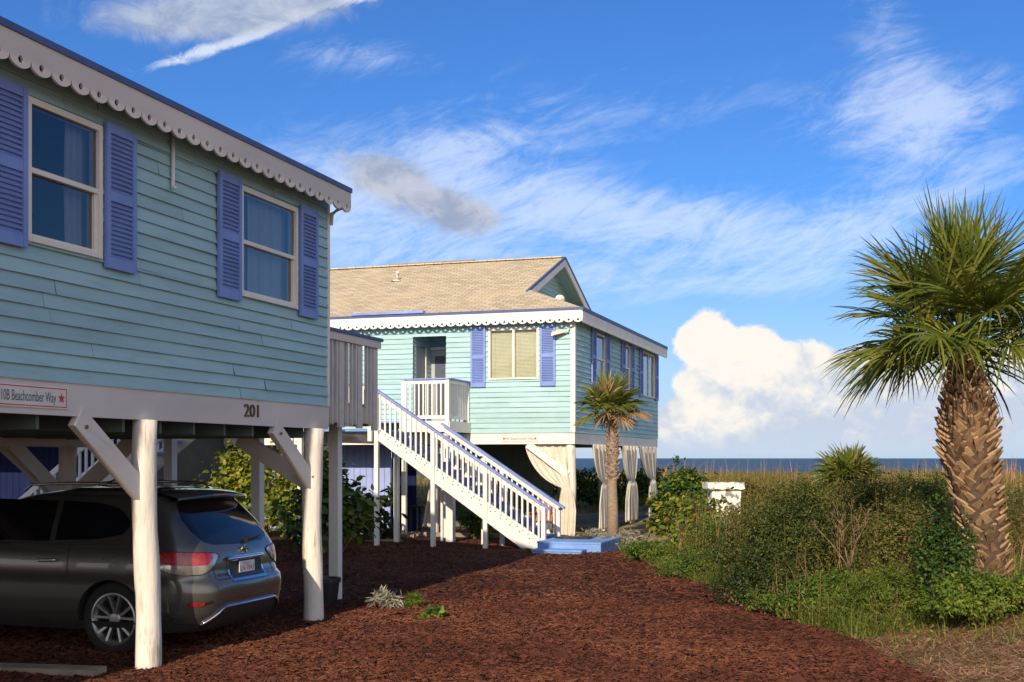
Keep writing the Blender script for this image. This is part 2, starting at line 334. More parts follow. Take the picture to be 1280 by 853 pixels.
def build_np(name, V, k, m, parent=None, frame=WORLD, base=(0, 0, 0), smooth=False):
    """V: (n*k, 3) vertices, one k-gon for every k of them"""
    V = np.asarray(V, dtype=np.float32).reshape(-1, 3); n = len(V)//k
    b = BASE[parent] if parent is not None else Vector(base)
    me = bpy.data.meshes.new(name); me.vertices.add(len(V)); me.vertices.foreach_set('co', (V-np.array(b, dtype=np.float32)).ravel())
    me.loops.add(n*k); me.loops.foreach_set('vertex_index', np.arange(n*k, dtype=np.int32))
    me.polygons.add(n); me.polygons.foreach_set('loop_start', np.arange(0, n*k, k, dtype=np.int32)); me.polygons.foreach_set('loop_total', np.full(n, k, dtype=np.int32))
    me.materials.append(m); me.update(calc_edges=True); me.validate()
    o = bpy.data.objects.new(name, me); C.objects.link(o); BASE[o] = b
    if parent is not None: o.parent = parent
    else: o.matrix_world = frame @ Matrix.Translation(b)
    return o
def build_strips(name, V, segs, m, parent=None, frame=WORLD, base=(0, 0, 0)):
    """V: (n, segs+1, 2, 3) strips"""
    V = np.asarray(V, dtype=np.float32); n = V.shape[0]; per = (segs+1)*2
    b = BASE[parent] if parent is not None else Vector(base)
    co = V.reshape(-1, 3)-np.array(b, dtype=np.float32)
    q = []
    for s_ in range(segs): q.append([2*s_, 2*s_+1, 2*s_+3, 2*s_+2])
    idx = (np.array(q)[None]+(np.arange(n)*per)[:, None, None]).reshape(-1).astype(np.int32)
    me = bpy.data.meshes.new(name); me.vertices.add(len(co)); me.vertices.foreach_set('co', co.ravel())
    nf = n*segs; me.loops.add(nf*4); me.loops.foreach_set('vertex_index', idx)
    me.polygons.add(nf); me.polygons.foreach_set('loop_start', np.arange(0, nf*4, 4, dtype=np.int32)); me.polygons.foreach_set('loop_total', np.full(nf, 4, dtype=np.int32))
    me.materials.append(m); me.update(calc_edges=True)
    o = bpy.data.objects.new(name, me); C.objects.link(o); BASE[o] = b
    if parent is not None: o.parent = parent
    else: o.matrix_world = frame @ Matrix.Translation(b)
    return o
def text_polys(s, size, extrude=0.0, bold=0.0):
    cu = bpy.data.curves.new('lettering', 'FONT'); cu.body = s; cu.size = size; cu.extrude = extrude; cu.offset = bold; cu.resolution_u = 3
    ob = bpy.data.objects.new('lettering', cu); C.objects.link(ob); bpy.context.view_layer.update()
    me = bpy.data.meshes.new_from_object(ob.evaluated_get(bpy.context.evaluated_depsgraph_get()))
    v = [tuple(x.co) for x in me.vertices]; f = [tuple(p.vertices) for p in me.polygons]
    bpy.data.objects.remove(ob); bpy.data.curves.remove(cu); bpy.data.meshes.remove(me); return v, f
def add_text(mb, s, size, fn, sx=1.0, extrude=0.0, bold=0.0, width=None):
    v, f = text_polys(s, size, extrude, bold); x0 = min(p[0] for p in v); x1 = max(p[0] for p in v)
    if width: sx = width/(x1-x0)
    i = len(mb.v); mb.v += [tuple(fn((p[0]-x0)*sx, p[1], p[2])) for p in v]; mb.f += [tuple(i+k for k in q) for q in f]
    return (x1-x0)*sx
def star(mb, fn, cx, cy, r):
    mb.poly([fn(cx+r*(1 if k % 2 == 0 else 0.42)*math.sin(math.pi*k/5), cy+r*(1 if k % 2 == 0 else 0.42)*math.cos(math.pi*k/5), 0) for k in range(10)])
def vnoise(x, y, seed=0):
    x = np.asarray(x, float); y = np.asarray(y, float); xi = np.floor(x).astype(int); yi = np.floor(y).astype(int); fx = x-xi; fy = y-yi
    def h(a, b):
        n = (a*374761393+b*668265263+seed*1442695041) & 0x7fffffff; n = ((n ^ (n >> 13))*1274126177) & 0x7fffffff
        return ((n ^ (n >> 16)) & 0xffff)/65535.0
    fx = fx*fx*(3-2*fx); fy = fy*fy*(3-2*fy)
    return (h(xi, yi)*(1-fx)+h(xi+1, yi)*fx)*(1-fy)+(h(xi, yi+1)*(1-fx)+h(xi+1, yi+1)*fx)*fy
def sstep(a, b, x):
    t = np.clip((np.asarray(x, float)-a)/(b-a), 0, 1); return t*t*(3-2*t)
# ================================================================== TERRAIN
def terrain(X, Y):
    X = np.asarray(X, float); Y = np.asarray(Y, float)
    bank = 0.45*sstep(3.6, 7.0, X+0.25*np.sin(Y*0.7))*sstep(-5, 8, Y)
    st = 46-16*sstep(4.0, 8.0, X)
    dune = 1.05*sstep(st, st+14, Y)
    z = np.maximum(bank, dune)+0.10*(vnoise(X*0.35, Y*0.35, 3)-0.5)*sstep(4.5, 7, X)+0.25*(vnoise(X*0.12, Y*0.12, 5)-0.5)*sstep(40, 52, Y)
    z = z-4.0*sstep(64, 100, Y)
    return np.where(X < 3.4, np.where(Y < 40, np.minimum(z, 0.0), z), z)
def tz(X, Y): return float(terrain(X, Y))
xs = np.concatenate([[-3000, -900, -300, -120, -60], np.arange(-40, 45, 0.8), [60, 120, 300, 900, 3000]])
ys = np.concatenate([[-2500, -600, -150, -50, -20], np.arange(-8, 104, 0.8), [140]])
XX, YY = np.meshgrid(xs, ys, indexing='ij'); ZZ = terrain(XX, YY)-0.03
gmat = bpy.data.materials.new('sandy_soil'); gmat.use_nodes = True; t = gmat.node_tree; E.T = t; b = t.nodes['Principled BSDF']; b.inputs['Roughness'].default_value = 0.95
tc = t.nodes.new('ShaderNodeTexCoord'); oc = tc.outputs['Object']
na = e_noise(oc, 0.9, 6, 0.6); nb = e_noise(oc, 14, 6, 0.7); nc = e_noise(oc, 3.5, 6, 0.65)
spx = t.nodes.new('ShaderNodeSeparateXYZ'); t.links.new(oc, spx.inputs[0])
c = e_mix(e_smooth(nb, 0.3, 0.7), (0.34, 0.185, 0.095), (0.66, 0.42, 0.24))
c = e_mix(e_smooth(nc, 0.5, 0.7)*0.6, c, (0.10, 0.105, 0.03))
c = e_mix(e_smooth(E(spx.outputs[1]), 27, 34), c, e_mix(e_smooth(na, 0.4, 0.6), (0.16, 0.15, 0.04), (0.36, 0.26, 0.15)))
c = e_mix(e_smooth(E(spx.outputs[1]), 60, 66), c, (0.55, 0.42, 0.28))
t.links.new(c, b.inputs['Base Color'])
bn = t.nodes.new('ShaderNodeBump'); bn.inputs['Strength'].default_value = 0.8; bn.inputs['Distance'].default_value = 0.03; t.links.new(nb.s, bn.inputs['Height']); t.links.new(bn.outputs[0], b.inputs['Normal'])
mb = MB(); mb.grid([[(XX[i, j], YY[i, j], ZZ[i, j]) for j in range(len(ys))] for i in range(len(xs))])
tag(build(mb, 'ground', gmat, frame=WORLD, smooth=True), 'sandy soil of the lot rising to low dunes', 'ground', kind='structure')
# sea
smat = bpy.data.materials.new('sea_water'); smat.use_nodes = True; t = smat.node_tree; E.T = t; b = t.nodes['Principled BSDF']
b.inputs['Roughness'].default_value = 0.4; b.inputs['Specular IOR Level'].default_value = 0.10
tc = t.nodes.new('ShaderNodeTexCoord'); mp = t.nodes.new('ShaderNodeMapping'); mp.inputs['Scale'].default_value = (0.035, 0.16, 1); t.links.new(tc.outputs['Object'], mp.inputs[0])
n = e_noise(mp.outputs[0], 1.0, 9, 0.65)
mp2 = t.nodes.new('ShaderNodeMapping'); mp2.inputs['Scale'].default_value = (0.004, 0.012, 1); t.links.new(tc.outputs['Object'], mp2.inputs[0]); n2 = e_noise(mp2.outputs[0], 1, 5, 0.6)
c = e_mix(e_smooth(n*0.6+n2*0.4, 0.35, 0.65), (0.012, 0.034, 0.065), (0.034, 0.075, 0.115))
c = e_mix(e_smooth(n, 0.62, 0.72)*0.45, c, (0.35, 0.42, 0.48))
t.links.new(c, b.inputs['Base Color'])
bn = t.nodes.new('ShaderNodeBump'); bn.inputs['Strength'].default_value = 0.9; bn.inputs['Distance'].default_value = 0.6; t.links.new(n.s, bn.inputs['Height']); t.links.new(bn.outputs[0], b.inputs['Normal'])
mb = MB(); gx = [-30000, -8000, -2000, -400, 400, 2000, 8000, 30000]; gy = [84, 150, 400, 1200, 4000, 12000, 45000]
mb.grid([[(x, y, -2.3) for y in gy] for x in gx])
tag(build(mb, 'sea', smat, frame=WORLD), 'dark blue sea beyond the dunes', 'sea', kind='structure')
# mulch bed
def mulch_edge(Y):
    Y = np.asarray(Y, float)
    e = np.interp(Y, [-10, 8, 10, 11.5, 13.5, 15.2, 17.9, 21, 24.2, 26, 28.5, 30, 33], [4.2, 4.1, 4.0, 3.9, 3.95, 3.5, 3.45, 2.9, 2.45, 2.45, 2.3, 1.3, 0.8])
    return e+0.18*(vnoise(Y*2.2, Y*0+3, 9)-0.5)+0.12*(vnoise(Y*6, Y*0+1, 4)-0.5)
mm = bpy.data.materials.new('red_mulch'); mm.use_nodes = True; t = mm.node_tree; E.T = t; b = t.nodes['Principled BSDF']; b.inputs['Roughness'].default_value = 0.95; b.inputs['Specular IOR Level'].default_value = 0.2
tc = t.nodes.new('ShaderNodeTexCoord'); oc = tc.outputs['Object']
wn = t.nodes.new('ShaderNodeTexNoise'); wn.inputs['Scale'].default_value = 6; t.links.new(oc, wn.inputs['Vector'])
vo = t.nodes.new('ShaderNodeTexVoronoi'); vo.inputs['Scale'].default_value = 24; mp = t.nodes.new('ShaderNodeVectorMath'); mp.operation = 'MULTIPLY_ADD'
mp.inputs[1].default_value = (0.5, 0.5, 0.5); t.links.new(wn.outputs['Color'], mp.inputs[0]); t.links.new(oc, mp.inputs[2]); t.links.new(mp.outputs[0], vo.inputs['Vector'])
sv = t.nodes.new('ShaderNodeSeparateColor'); t.links.new(vo.outputs['Color'], sv.inputs[0])
c = e_mix(E(sv.outputs[0]), (0.026, 0.009, 0.006), (0.10, 0.032, 0.018)); nb = e_noise(oc, 60, 4, 0.7)
c = e_mix(e_smooth(nb, 0.55, 0.8)*0.5, c, (0.20, 0.075, 0.04)); nl = e_noise(oc, 0.7, 5, 0.6)
c = e_mix(e_smooth(nl, 0.45, 0.7)*0.55, c, (0.05, 0.018, 0.012))
t.links.new(c, b.inputs['Base Color'])
bn = t.nodes.new('ShaderNodeBump'); bn.inputs['Strength'].default_value = 1.0; bn.inputs['Distance'].default_value = 0.03; t.links.new((E(vo.outputs['Distance'])+nb*0.3).s, bn.inputs['Height']); t.links.new(bn.outputs[0], b.inputs['Normal'])
def mulch_z(X, Y):
    e = mulch_edge(Y); k = sstep(0, 0.7, e-np.asarray(X, float))
    return 0.004+k*(0.015+0.035*vnoise(np.asarray(X)*1.1, np.asarray(Y)*1.1, 11)+0.02*vnoise(np.asarray(X)*4, np.asarray(Y)*4, 12))
my = np.concatenate([np.arange(-10, 8, 1.0), np.arange(8, 30, 0.16), np.arange(30, 33.1, 0.5)]); q = np.linspace(0, 1, 130)**0.8
mb = MB(); P = []
for y in my:
    e = float(mulch_edge(y)); X = -28+(e+28)*q; Z = mulch_z(X, np.full_like(X, y)); P.append([(X[i], y, Z[i]) for i in range(len(X))])
mb.grid(P); tag(build(mb, 'mulch_bed', mm, frame=WORLD, smooth=True), 'dark red mulch covering the driveway', 'mulch bed', kind='structure')
# loose chips: small ridged splinters
def chips(n, y0, y1, smin, smax):
    Y = RNG.uniform(y0, y1, n*2); X = RNG.uniform(-0.46, 0.42, n*2)*Y+RNG.normal(0, .02, n*2)
    k = X < mulch_edge(Y)+RNG.exponential(0.22, n*2)*RNG.choice([0, 1], n*2, p=[0.65, 0.35]); X, Y = X[k][:n], Y[k][:n]; m = len(X)
    Z = np.where(X < mulch_edge(Y), mulch_z(X, Y), terrain(X, Y)-0.02)+RNG.uniform(0.0, 0.012, m); az = RNG.uniform(0, 2*np.pi, m); L = RNG.uniform(smin, smax, m)*RNG.choice([1, 1, 1, 1.8], m); w = L*RNG.uniform(0.14, 0.34, m); h = RNG.uniform(0.004, 0.012, m)
    ti = RNG.normal(0, 0.22, m); d = np.stack([np.cos(az), np.sin(az), ti], 1); s = np.stack([-np.sin(az), np.cos(az), RNG.normal(0, 0.25, m)], 1)
    p = np.stack([X, Y, Z], 1); D = d*L[:, None]/2; S = s*w[:, None]/2; H = np.stack([0*h, 0*h, h], 1)
    V = np.stack([np.stack([p-D-S, p-D+H], 1), np.stack([p+D*0.9-S*0.8, p+D+H], 1)], 1)
    V2 = np.stack([np.stack([p-D+H, p-D+S], 1), np.stack([p+D+H, p+D*0.9+S*0.8], 1)], 1)
    return np.concatenate([V, V2])
V = np.concatenate([chips(62000, 10.2, 17, 0.018, 0.060), chips(32000, 17, 29, 0.03, 0.08), chips(500, 10.4, 18, 0.09, 0.18)])
tag(build_strips('mulch_chips', V, 1, M['chips']), 'loose red wood chips strewn over the mulch bed', 'mulch', kind='stuff')

# ================================================================== HOUSES
def boxP(mb, P, a0, a1, z0, z1, d0, d1):
    return mb.hexa([P(a0, z0, d0), P(a1, z0, d0), P(a1, z0, d1), P(a0, z0, d1), P(a0, z1, d0), P(a1, z1, d0), P(a1, z1, d1), P(a0, z1, d1)])
def siding(mb, P, a0, a1, z0, z1, holes=(), ex=0.125, th=0.024, base=0.008, seams=True):
    k = 0; rr = random.Random(int(abs(a0*31+z0*7+a1*13)))
    while z0+k*ex < z1-1e-4:
        zb = z0+k*ex; zt = min(zb+ex, z1); k += 1
        cuts = sorted({zb, zt, *[h[2] for h in holes if zb < h[2] < zt], *[h[3] for h in holes if zb < h[3] < zt]})
        D = lambda z: base+th*(1-(z-zb)/ex)+0.002
        for c0, c1 in zip(cuts, cuts[1:]):
            mid = (c0+c1)/2; iv = [(a0, a1)]
            for h in holes:
                if h[2] < mid < h[3]:
                    nv = []
                    for u, w in iv:
                        if h[1] <= u or h[0] >= w: nv.append((u, w)); continue
                        if h[0] > u: nv.append((u, h[0]))
                        if h[1] < w: nv.append((h[1], w))
                    iv = nv
            for u, w in iv:
                seg = [u]; q = u+rr.uniform(0.8, 3.6)
                while seams and q < w-0.4: seg.append(q); q += rr.choice([2.4, 3.0, 3.66])
                seg.append(w)
                for s0, s1 in zip(seg, seg[1:]):
                    e = rr.uniform(0, 0.0035); gp = 0.002 if s1 < w-0.01 else 0.0
                    ns_ = max(1, int((s1-gp-s0)/0.22)) if seams else 1; aa = [s0+(s1-gp-s0)*q_/ns_ for q_ in range(ns_+1)]; f1_, f2_, f3_ = rr.uniform(0, 6), rr.uniform(0, 6), rr.uniform(2.5, 4.5)
                    wv = [0.0042*(math.sin(a_*f3_+f1_)+0.6*math.sin(a_*7.3+f2_))*(1 if seams else 0)+0.003 for a_ in aa]
                    mb.grid([[P(a_, c0, D(c0)+e+v_) for a_, v_ in zip(aa, wv)], [P(a_, c1, D(c1)+e+0.15*v_) for a_, v_ in zip(aa, wv)]])
                    if abs(c0-zb) < 1e-6: mb.grid([[P(a_, c0, base-0.012) for a_ in aa], [P(a_, c0, D(c0)+e+v_) for a_, v_ in zip(aa, wv)]])
def scallops(mb, P, a0, a1, ztop, h, w, d0, d1):
    """fretwork board: straight top edge at ztop, scalloped lower edge with a pierced hole in every scallop"""
    n = max(1, round((a1-a0)/w)); w = (a1-a0)/n; amp = 0.085; zm = ztop-h+amp; hr = 0.030; cz = zm-0.018
    def lowz(x): return zm-amp*max(0.0, math.cos(math.pi*x/w))**0.42
    out = []; N = 10
    bl = [(-w/2+w*i/18, lowz(-w/2+w*i/18)) for i in range(19)]
    ring = [(w/2, ztop), (0, ztop), (-w/2, ztop)]
    outer = bl+ring
    ang = [math.atan2(z-cz, x) for x, z in outer]
    inner = [(hr*math.cos(a), cz+hr*math.sin(a)) for a in ang]
    m = len(outer)
    for i in range(n):
        c = a0+w*(i+0.5); i0 = len(mb.v)
        for d in (d1, d0):
            mb.v += [tuple(P(c+x, z, d)) for x, z in outer]+[tuple(P(c+x, z, d)) for x, z in inner]
        for j in range(m):
            k = (j+1) % m
            mb.f.append((i0+j, i0+k, i0+m+k, i0+m+j)); mb.f.append((i0+2*m+k, i0+2*m+j, i0+3*m+j, i0+3*m+k))
            mb.f.append((i0+m+j, i0+m+k, i0+3*m+k, i0+3*m+j))
            if j < 18: mb.f.append((i0+k, i0+j, i0+2*m+j, i0+2*m+k))
    return mb
def shutter(house, P, a0, a1, z0, z1, d=0.050):
    mb = MB(); st = 0.055
    boxP(mb, P, a0, a0+st, z0, z1, d-0.006, d+0.03); boxP(mb, P, a1-st, a1, z0, z1, d-0.006, d+0.03)
    zm = z0+(z1-z0)*0.5
    for u, w in ((z0, z0+0.10), (zm-0.045, zm+0.045), (z1-0.09, z1)): boxP(mb, P, a0+st+0.001, a1-st-0.001, u, w, d-0.005, d+0.028)
    boxP(mb, P, a0+st+0.001, a1-st-0.001, z0+0.101, z1-0.091, d-0.005, d-0.001)
    for u, w in ((z0+0.10, zm-0.045), (zm+0.045, z1-0.09)):
        n = int((w-u)/0.042); s = (w-u)/n
        for i in range(n):
            zc = u+s*i; mb.hexa([P(a0+st, zc, d+0.020), P(a1-st, zc, d+0.020), P(a1-st, zc+0.010, d+0.024), P(a0+st, zc+0.010, d+0.024), P(a0+st, zc+s*0.50, d+0.0), P(a1-st, zc+s*0.50, d+0.0), P(a1-st, zc+s*0.66, d+0.004), P(a0+st, zc+s*0.66, d+0.004)])
    return build(mb, 'shutter', M['shutter'], house, fix=True)
def window(house, P, a0, a1, z0, z1, style='hung', cover=None, glass='glass'):
    mb = MB(); f = 0.055; d0, d1 = -0.06, 0.052
    boxP(mb, P, a0, a0+f, z0, z1, d0, d1); boxP(mb, P, a1-f, a1, z0, z1, d0, d1)
    boxP(mb, P, a0+f, a1-f, z1-f, z1, d0, d1-0.003); boxP(mb, P, a0+f, a1-f, z0, z0+f*0.8, d0, d1+0.012)
    fr = []
    if style == 'hung':
        zm = (z0+z1)/2; boxP(mb, P, a0+f, a1-f, zm-0.022, zm+0.022, d0, d1-0.012); s = 0.03
        boxP(mb, P, a0+f, a0+f+s, z0+f*0.8, zm-0.022, d0, d1-0.03); boxP(mb, P, a1-f-s, a1-f, z0+f*0.8, zm-0.022, d0, d1-0.03); boxP(mb, P, a0+f+s, a1-f-s, z0+f*0.8, z0+f*0.8+s, d0, d1-0.031)
        panes = [(a0+f, a1-f, zm+0.022, z1-f, 0.018), (a0+f+s, a1-f-s, z0+f*0.8+s, zm-0.022, -0.005)]
    else:
        am = (a0+a1)/2; boxP(mb, P, am-0.03, am+0.03, z0+f*0.8, z1-f, d0, d1-0.012)
        panes = [(a0+f, am-0.03, z0+f*0.8, z1-f, 0.01), (am+0.03, a1-f, z0+f*0.8, z1-f, -0.005)]
    w = build(mb, 'window', M['frame'], house, fix=True)
    for p in panes:
        g = MB(); g.poly([P(p[0], p[2], p[4]), P(p[1], p[2], p[4]), P(p[1], p[3], p[4]), P(p[0], p[3], p[4])]); build(g, 'pane', M[glass], w)
    if cover == 'sheer':
        g = MB(); R = []; n = 60
        for s0, s1, side in ((a0-0.03, a0+(a1-a0)*0.30, 1), (a0+(a1-a0)*0.34, a1+0.03, 1)):
            G = []
            for i in range(n+1):
                u = i/n; a = s0+(s1-s0)*u; dd = -0.15+0.02*math.sin(u*26*(s1-s0)/0.6+1)+0.008*math.sin(u*61)
                G.append([P(a, z0-0.05, dd), P(a+0.01*math.sin(u*9), (z0+z1)/2, dd*0.97), P(a, z1+0.05, dd)])
            g.grid(G)
        build(g, 'curtain', M['curtain'], w, smooth=True)
    if cover == 'side':
        g = MB(); G = []; n = 30
        for i in range(n+1):
            u = i/n; a = a1-0.28+0.31*u; dd = -0.14+0.02*math.sin(u*22)
            G.append([P(a, z0-0.05, dd), P(a-0.02*(1-u), (z0+z1)/2, dd), P(a, z1+0.05, dd)])
        g.grid(G); build(g, 'curtain', M['curtain'], w, smooth=True)
    if cover == 'blind':
        g = MB(); n = int((z1-z0)/0.035); s = (z1-z0)/n
        for u, v in ((a0+0.02, (a0+a1)/2-0.01), ((a0+a1)/2+0.01, a1-0.02)):
            for i in range(n): g.poly([P(u, z0+s*i, -0.075), P(v, z0+s*i, -0.075), P(v, z0+s*(i+1.02), -0.090), P(u, z0+s*(i+1.02), -0.090)])
            for k in (0.2, 0.8): boxP(g, P, u+(v-u)*k-0.004, u+(v-u)*k+0.004, z0, z1, -0.075, -0.068)
        build(g, 'blind', M['blind'], w)
    return w
def bolt_head(house, o, t, z):
    mb = MB(); mb.tube([(o, t, z), (o+0.02, t, z)], 0.018, 8); build(mb, 'bolt', M['bronze'], house)
def pole(house, o, t, r0, r1, ztop, lean=(0, 0), name='stilt_post'):
    mb = MB(); pts = []; rr = []; ph = random.uniform(0, 9)
    for k in range(13):
        u = k/12; wob = 0.012*math.sin(u*7+ph)
        pts.append((o+lean[0]*(1-u)+wob, t+lean[1]*(1-u)+0.01*math.cos(u*5+ph), -0.12+(ztop+0.12)*u)); rr.append(r0+(r1-r0)*u+0.004*math.sin(u*19+ph))
    mb.tube(pts, rr, 24); return build(mb, name, M['post'], house, smooth=True)
def sqpost(parent, o, t, s, z0, z1, name='post', m='white'):
    mb = MB(); mb.box(o-s/2, o+s/2, t-s/2, t+s/2, z0, z1); return build(mb, name, M[m], parent)
def gable_roof(house, o0, o1, t0, t1, ze, slope, m='shingle'):
    """simple gable with its ridge along t"""
    om = (o0+o1)/2; zr = ze+slope*(o1-o0)/2; mb = MB(); th = 0.07
    for u, w in ((o1, om), (o0, om)):
        mb.hexa([(u, t0, ze-th), (u, t1, ze-th), (w, t1, zr-th), (w, t0, zr-th), (u, t0, ze), (u, t1, ze), (w, t1, zr), (w, t0, zr)])
    return build(mb, 'roof', M[m], house, uv=True, fix=True), zr
# ---------------------------------------------------------------- near house
L0, L1, WD = -9.5, 3.85, 9.2
h1 = thing('stilt_house', 'teal clapboard house in the left foreground, raised on round white posts, with blue shutters', 'house', (0, 0, 0))
Pw = lambda a, z, d: (d, a, z)                       # long wall
Pe = lambda a, z, d: (a, L1+d, z)                    # end wall, away from camera
Pn = lambda a, z, d: (a, L0-d, z)
Pb = lambda a, z, d: (-WD-d, a, z)
W1 = [(-1.70, -0.705, 3.86, 5.07), (1.69, 3.01, 3.84, 5.06)]
mb = MB(); zs0, zs1 = 2.71, 5.40
siding(mb, Pw, L0, L1-0.03, zs0, zs1, W1); siding(mb, Pe, -WD, -0.03, zs0, zs1); siding(mb, Pn, -WD, 0, zs0, zs1); siding(mb, Pb, L0, L1, zs0, zs1)
for t_ in (L0-0.005, L1+0.004):                      # gable ends
    mb.poly([(-WD, t_, 5.38), (0, t_, 5.38), (-WD/2, t_, 5.38+0.30*WD/2)])
build(mb, 'wall', M['siding'], h1)
mb = MB(); mb.box(-0.02, 0.034, L1-0.03, L1+0.034, 2.715, 5.36); build(mb, 'corner_board', M['white'], h1)
mb = MB(); mb.box(-WD, -0.10, L0, L1-0.05, 2.50, 2.69)
for k in range(22): mb.box(-WD+0.05, -0.11, L0+0.3+k*0.6, L0+0.34+k*0.6, 2.30, 2.50)
build(mb, 'floor', M['under'], h1)
mb = MB(); mb.box(-WD+0.2, -0.25, L0+0.1, L1-0.1, 5.10, 5.36); mb.box(-3.4, -3.3, L0+0.1, L1-0.1, 2.70, 5.1); build(mb, 'interior', M['dark_in'], h1)
mb = MB(); mb.box(-0.06, 0.020, L0, L1+0.02, 2.42, 2.70); mb.box(-0.05, 0.026, L0, L1+0.012, 2.700, 2.709); build(mb, 'beam', M['beam'], h1)
for o_ in (-3.65, -7.2):
    mb = MB(); mb.box(o_-0.06, o_+0.06, L0, L1, 2.20, 2.44); build(mb, 'beam', M['beam'], h1)
mb = MB(); mb.box(-WD, -0.07, L1-0.06, L1+0.015, 2.43, 2.70); build(mb, 'beam', M['beam'], h1)
ze = 5.47; oe = 0.30
_, zr = gable_roof(h1, -WD-oe, oe-0.01, L0-0.3, L1+0.08, ze, 0.30)
mb = MB(); Pf = lambda a, z, d: (oe+d, a, z); boxP(mb, Pf, L0-0.3, L1+0.085, 5.417, 5.475, -0.02, 0.024); build(mb, 'drip_edge', M['trim_blue'], h1, fix=True)
mb = MB(); scallops(mb, Pf, L0-0.3, L1+0.08, 5.417, 0.265, 0.245, -0.018, 0.006); build(mb, 'fascia_trim', M['beam'], h1)
mb = MB(); mb.box(0.035, oe-0.02, L0-0.2, L1+0.05, 5.375, 5.395); build(mb, 'soffit', M['under'], h1)
mb = MB(); mb.tube([(oe-0.04, L1+0.05, 5.34), (oe-0.12, L1+0.05, 5.24), (0.05, L1+0.05, 5.16), (0.045, L1+0.05, 5.02)], [0.035, 0.04, 0.03, 0.02], 8); build(mb, 'corner_bracket', M['white'], h1, smooth=True)
for k in (0, 1):
    for P_, u, w in ((Pw, W1[k][0]-0.47, W1[k][0]-0.02), (Pw, W1[k][1]+0.025, W1[k][1]+0.47)): shutter(h1, P_, u, w, W1[k][2]-0.07, W1[k][3]+0.05)
window(h1, Pw, *W1[0], cover='side'); window(h1, Pw, *W1[1], cover='sheer')
mb = MB(); mb.tube([(0.055, 0.39, 5.36), (0.055, 0.39, 4.80), (0.055, 0.385, 4.755), (0.085, 0.36, 4.735), (0.125, 0.325, 4.73)], 0.019, 10); build(mb, 'drain_pipe', M['white'], h1, smooth=True)
for t_ in (-7.0, -3.5): pole(h1, 0.0, t_, 0.12, 0.11, 2.42)
pole(h1, 0.0, 0.0, 0.122, 0.118, 2.42, (0.05, -0.02)); pole(h1, -0.01, 3.50, 0.122, 0.122, 2.42)
for o_ in (-3.65, -7.2):
    for t_ in (-7.0, -3.5, 0.0, 3.48):
        if (o_, t_) != (-3.65, 0.0): pole(h1, o_, t_, 0.12, 0.115, 2.22)
for a, b_ in (((0.0, -1.02, 2.42), (0.0, -0.06, 1.72)), ((-0.01, 2.50, 2.42), (-0.01, 3.44, 1.75)), ((0, -2.5, 2.42), (0, -3.44, 1.72)), ((-1.05, 3.50, 2.30), (-0.06, 3.50, 1.74)),
              ((-3.65, 2.4, 2.25), (-3.65, 3.42, 1.5)), ((-2.6, 3.48, 2.3), (-3.6, 3.48, 1.5)), ((-4.75, 3.48, 2.3), (-3.7, 3.48, 1.5)), ((-6.1, 3.48, 2.3), (-7.1, 3.48, 1.5))):
    mb = MB(); mb.bar(a, b_, 0.075, 0.20); build(mb, 'brace', M['beam'], h1)
for t_, z_ in ((-0.10, 1.79), (-0.93, 2.33), (3.40, 1.82), (2.60, 2.34)): bolt_head(h1, 0.036, t_, z_)
# ---------------------------------------------------------------- signs on the near house
sg = thing('address_sign', 'white plaque with a red border lettered 10B Beachcomber Way, on the near house beam', 'sign', (0.03, -1.6, 2.57))
ps = MB(); f1 = lambda d: (lambda x, y, z: (0.022+d, -2.0+x, 2.50+y))
ps.box(0.022, 0.036, -2.04, -1.165, 2.475, 2.665); plate = build(ps, 'plaque', M['sign'], sg)
mb = MB()
for u in ((-2.02, -1.185, 2.488, 2.496), (-2.02, -1.185, 2.644, 2.652)): mb.box(0.0355, 0.038, *u)
for u in ((-2.02, -2.012, 2.497, 2.643), (-1.193, -1.185, 2.497, 2.643)): mb.box(0.0355, 0.038, *u)
star(mb, f1(0.017), 0.745, 0.068, 0.048); build(mb, 'border', M['red'], sg)
mb = MB(); add_text(mb, '10B Beachcomber Way', 0.125, f1(0.016), width=0.66, bold=0.0005); mb.v = [(p[0], p[1]+0.015, p[2]+0.028) for p in mb.v]; build(mb, 'lettering', M['tealtext'], sg)
mb = MB(); add_text(mb, '201', 0.20, lambda x, y, z: (0.028+z, 1.80+x, 2.515+y), width=0.31, extrude=0.008, bold=0.001)
tag(build(mb, 'house_number', M['bronze'], base=(0.02, 1.95, 2.52)), 'bronze house number 201 on the near house beam', 'house number')
# ---------------------------------------------------------------- side deck of the near house
dk = thing('side_deck', 'raised deck with weathered white board railing at the far end of the near house', 'deck', (-2, 5, 0))
dz = 2.80; DT0, DT1 = L1+0.05, 5.66; DO = -0.13
mb = MB()
for k in range(13): mb.box(DO-4.3, DO-0.02, DT0+k*0.135, DT0+k*0.135+0.128, dz-0.04, dz)
build(mb, 'deck_floor', M['wood'], dk)
mb = MB(); mb.box(DO-0.06, DO-0.02, DT0, DT1, dz-0.27, dz-0.042); mb.box(DO-4.3, DO-0.062, DT1-0.04, DT1, dz-0.27, dz-0.042); build(mb, 'rim_joist', M['beam'], dk)
rl = MB(); rl.box(DO+0.029, DO+0.066, DT0, DT1+0.02, 3.60, 3.70); rail = build(rl, 'railing', M['beam'], dk)
mb = MB(); mb.box(DO-0.09, DO+0.085, DT0, DT1+0.06, 3.702, 3.745); mb.box(DO-4.2, DO-0.092, DT1-0.09, DT1+0.06, 3.702, 3.745); build(mb, 'rail_cap', M['trim_blue'], dk)
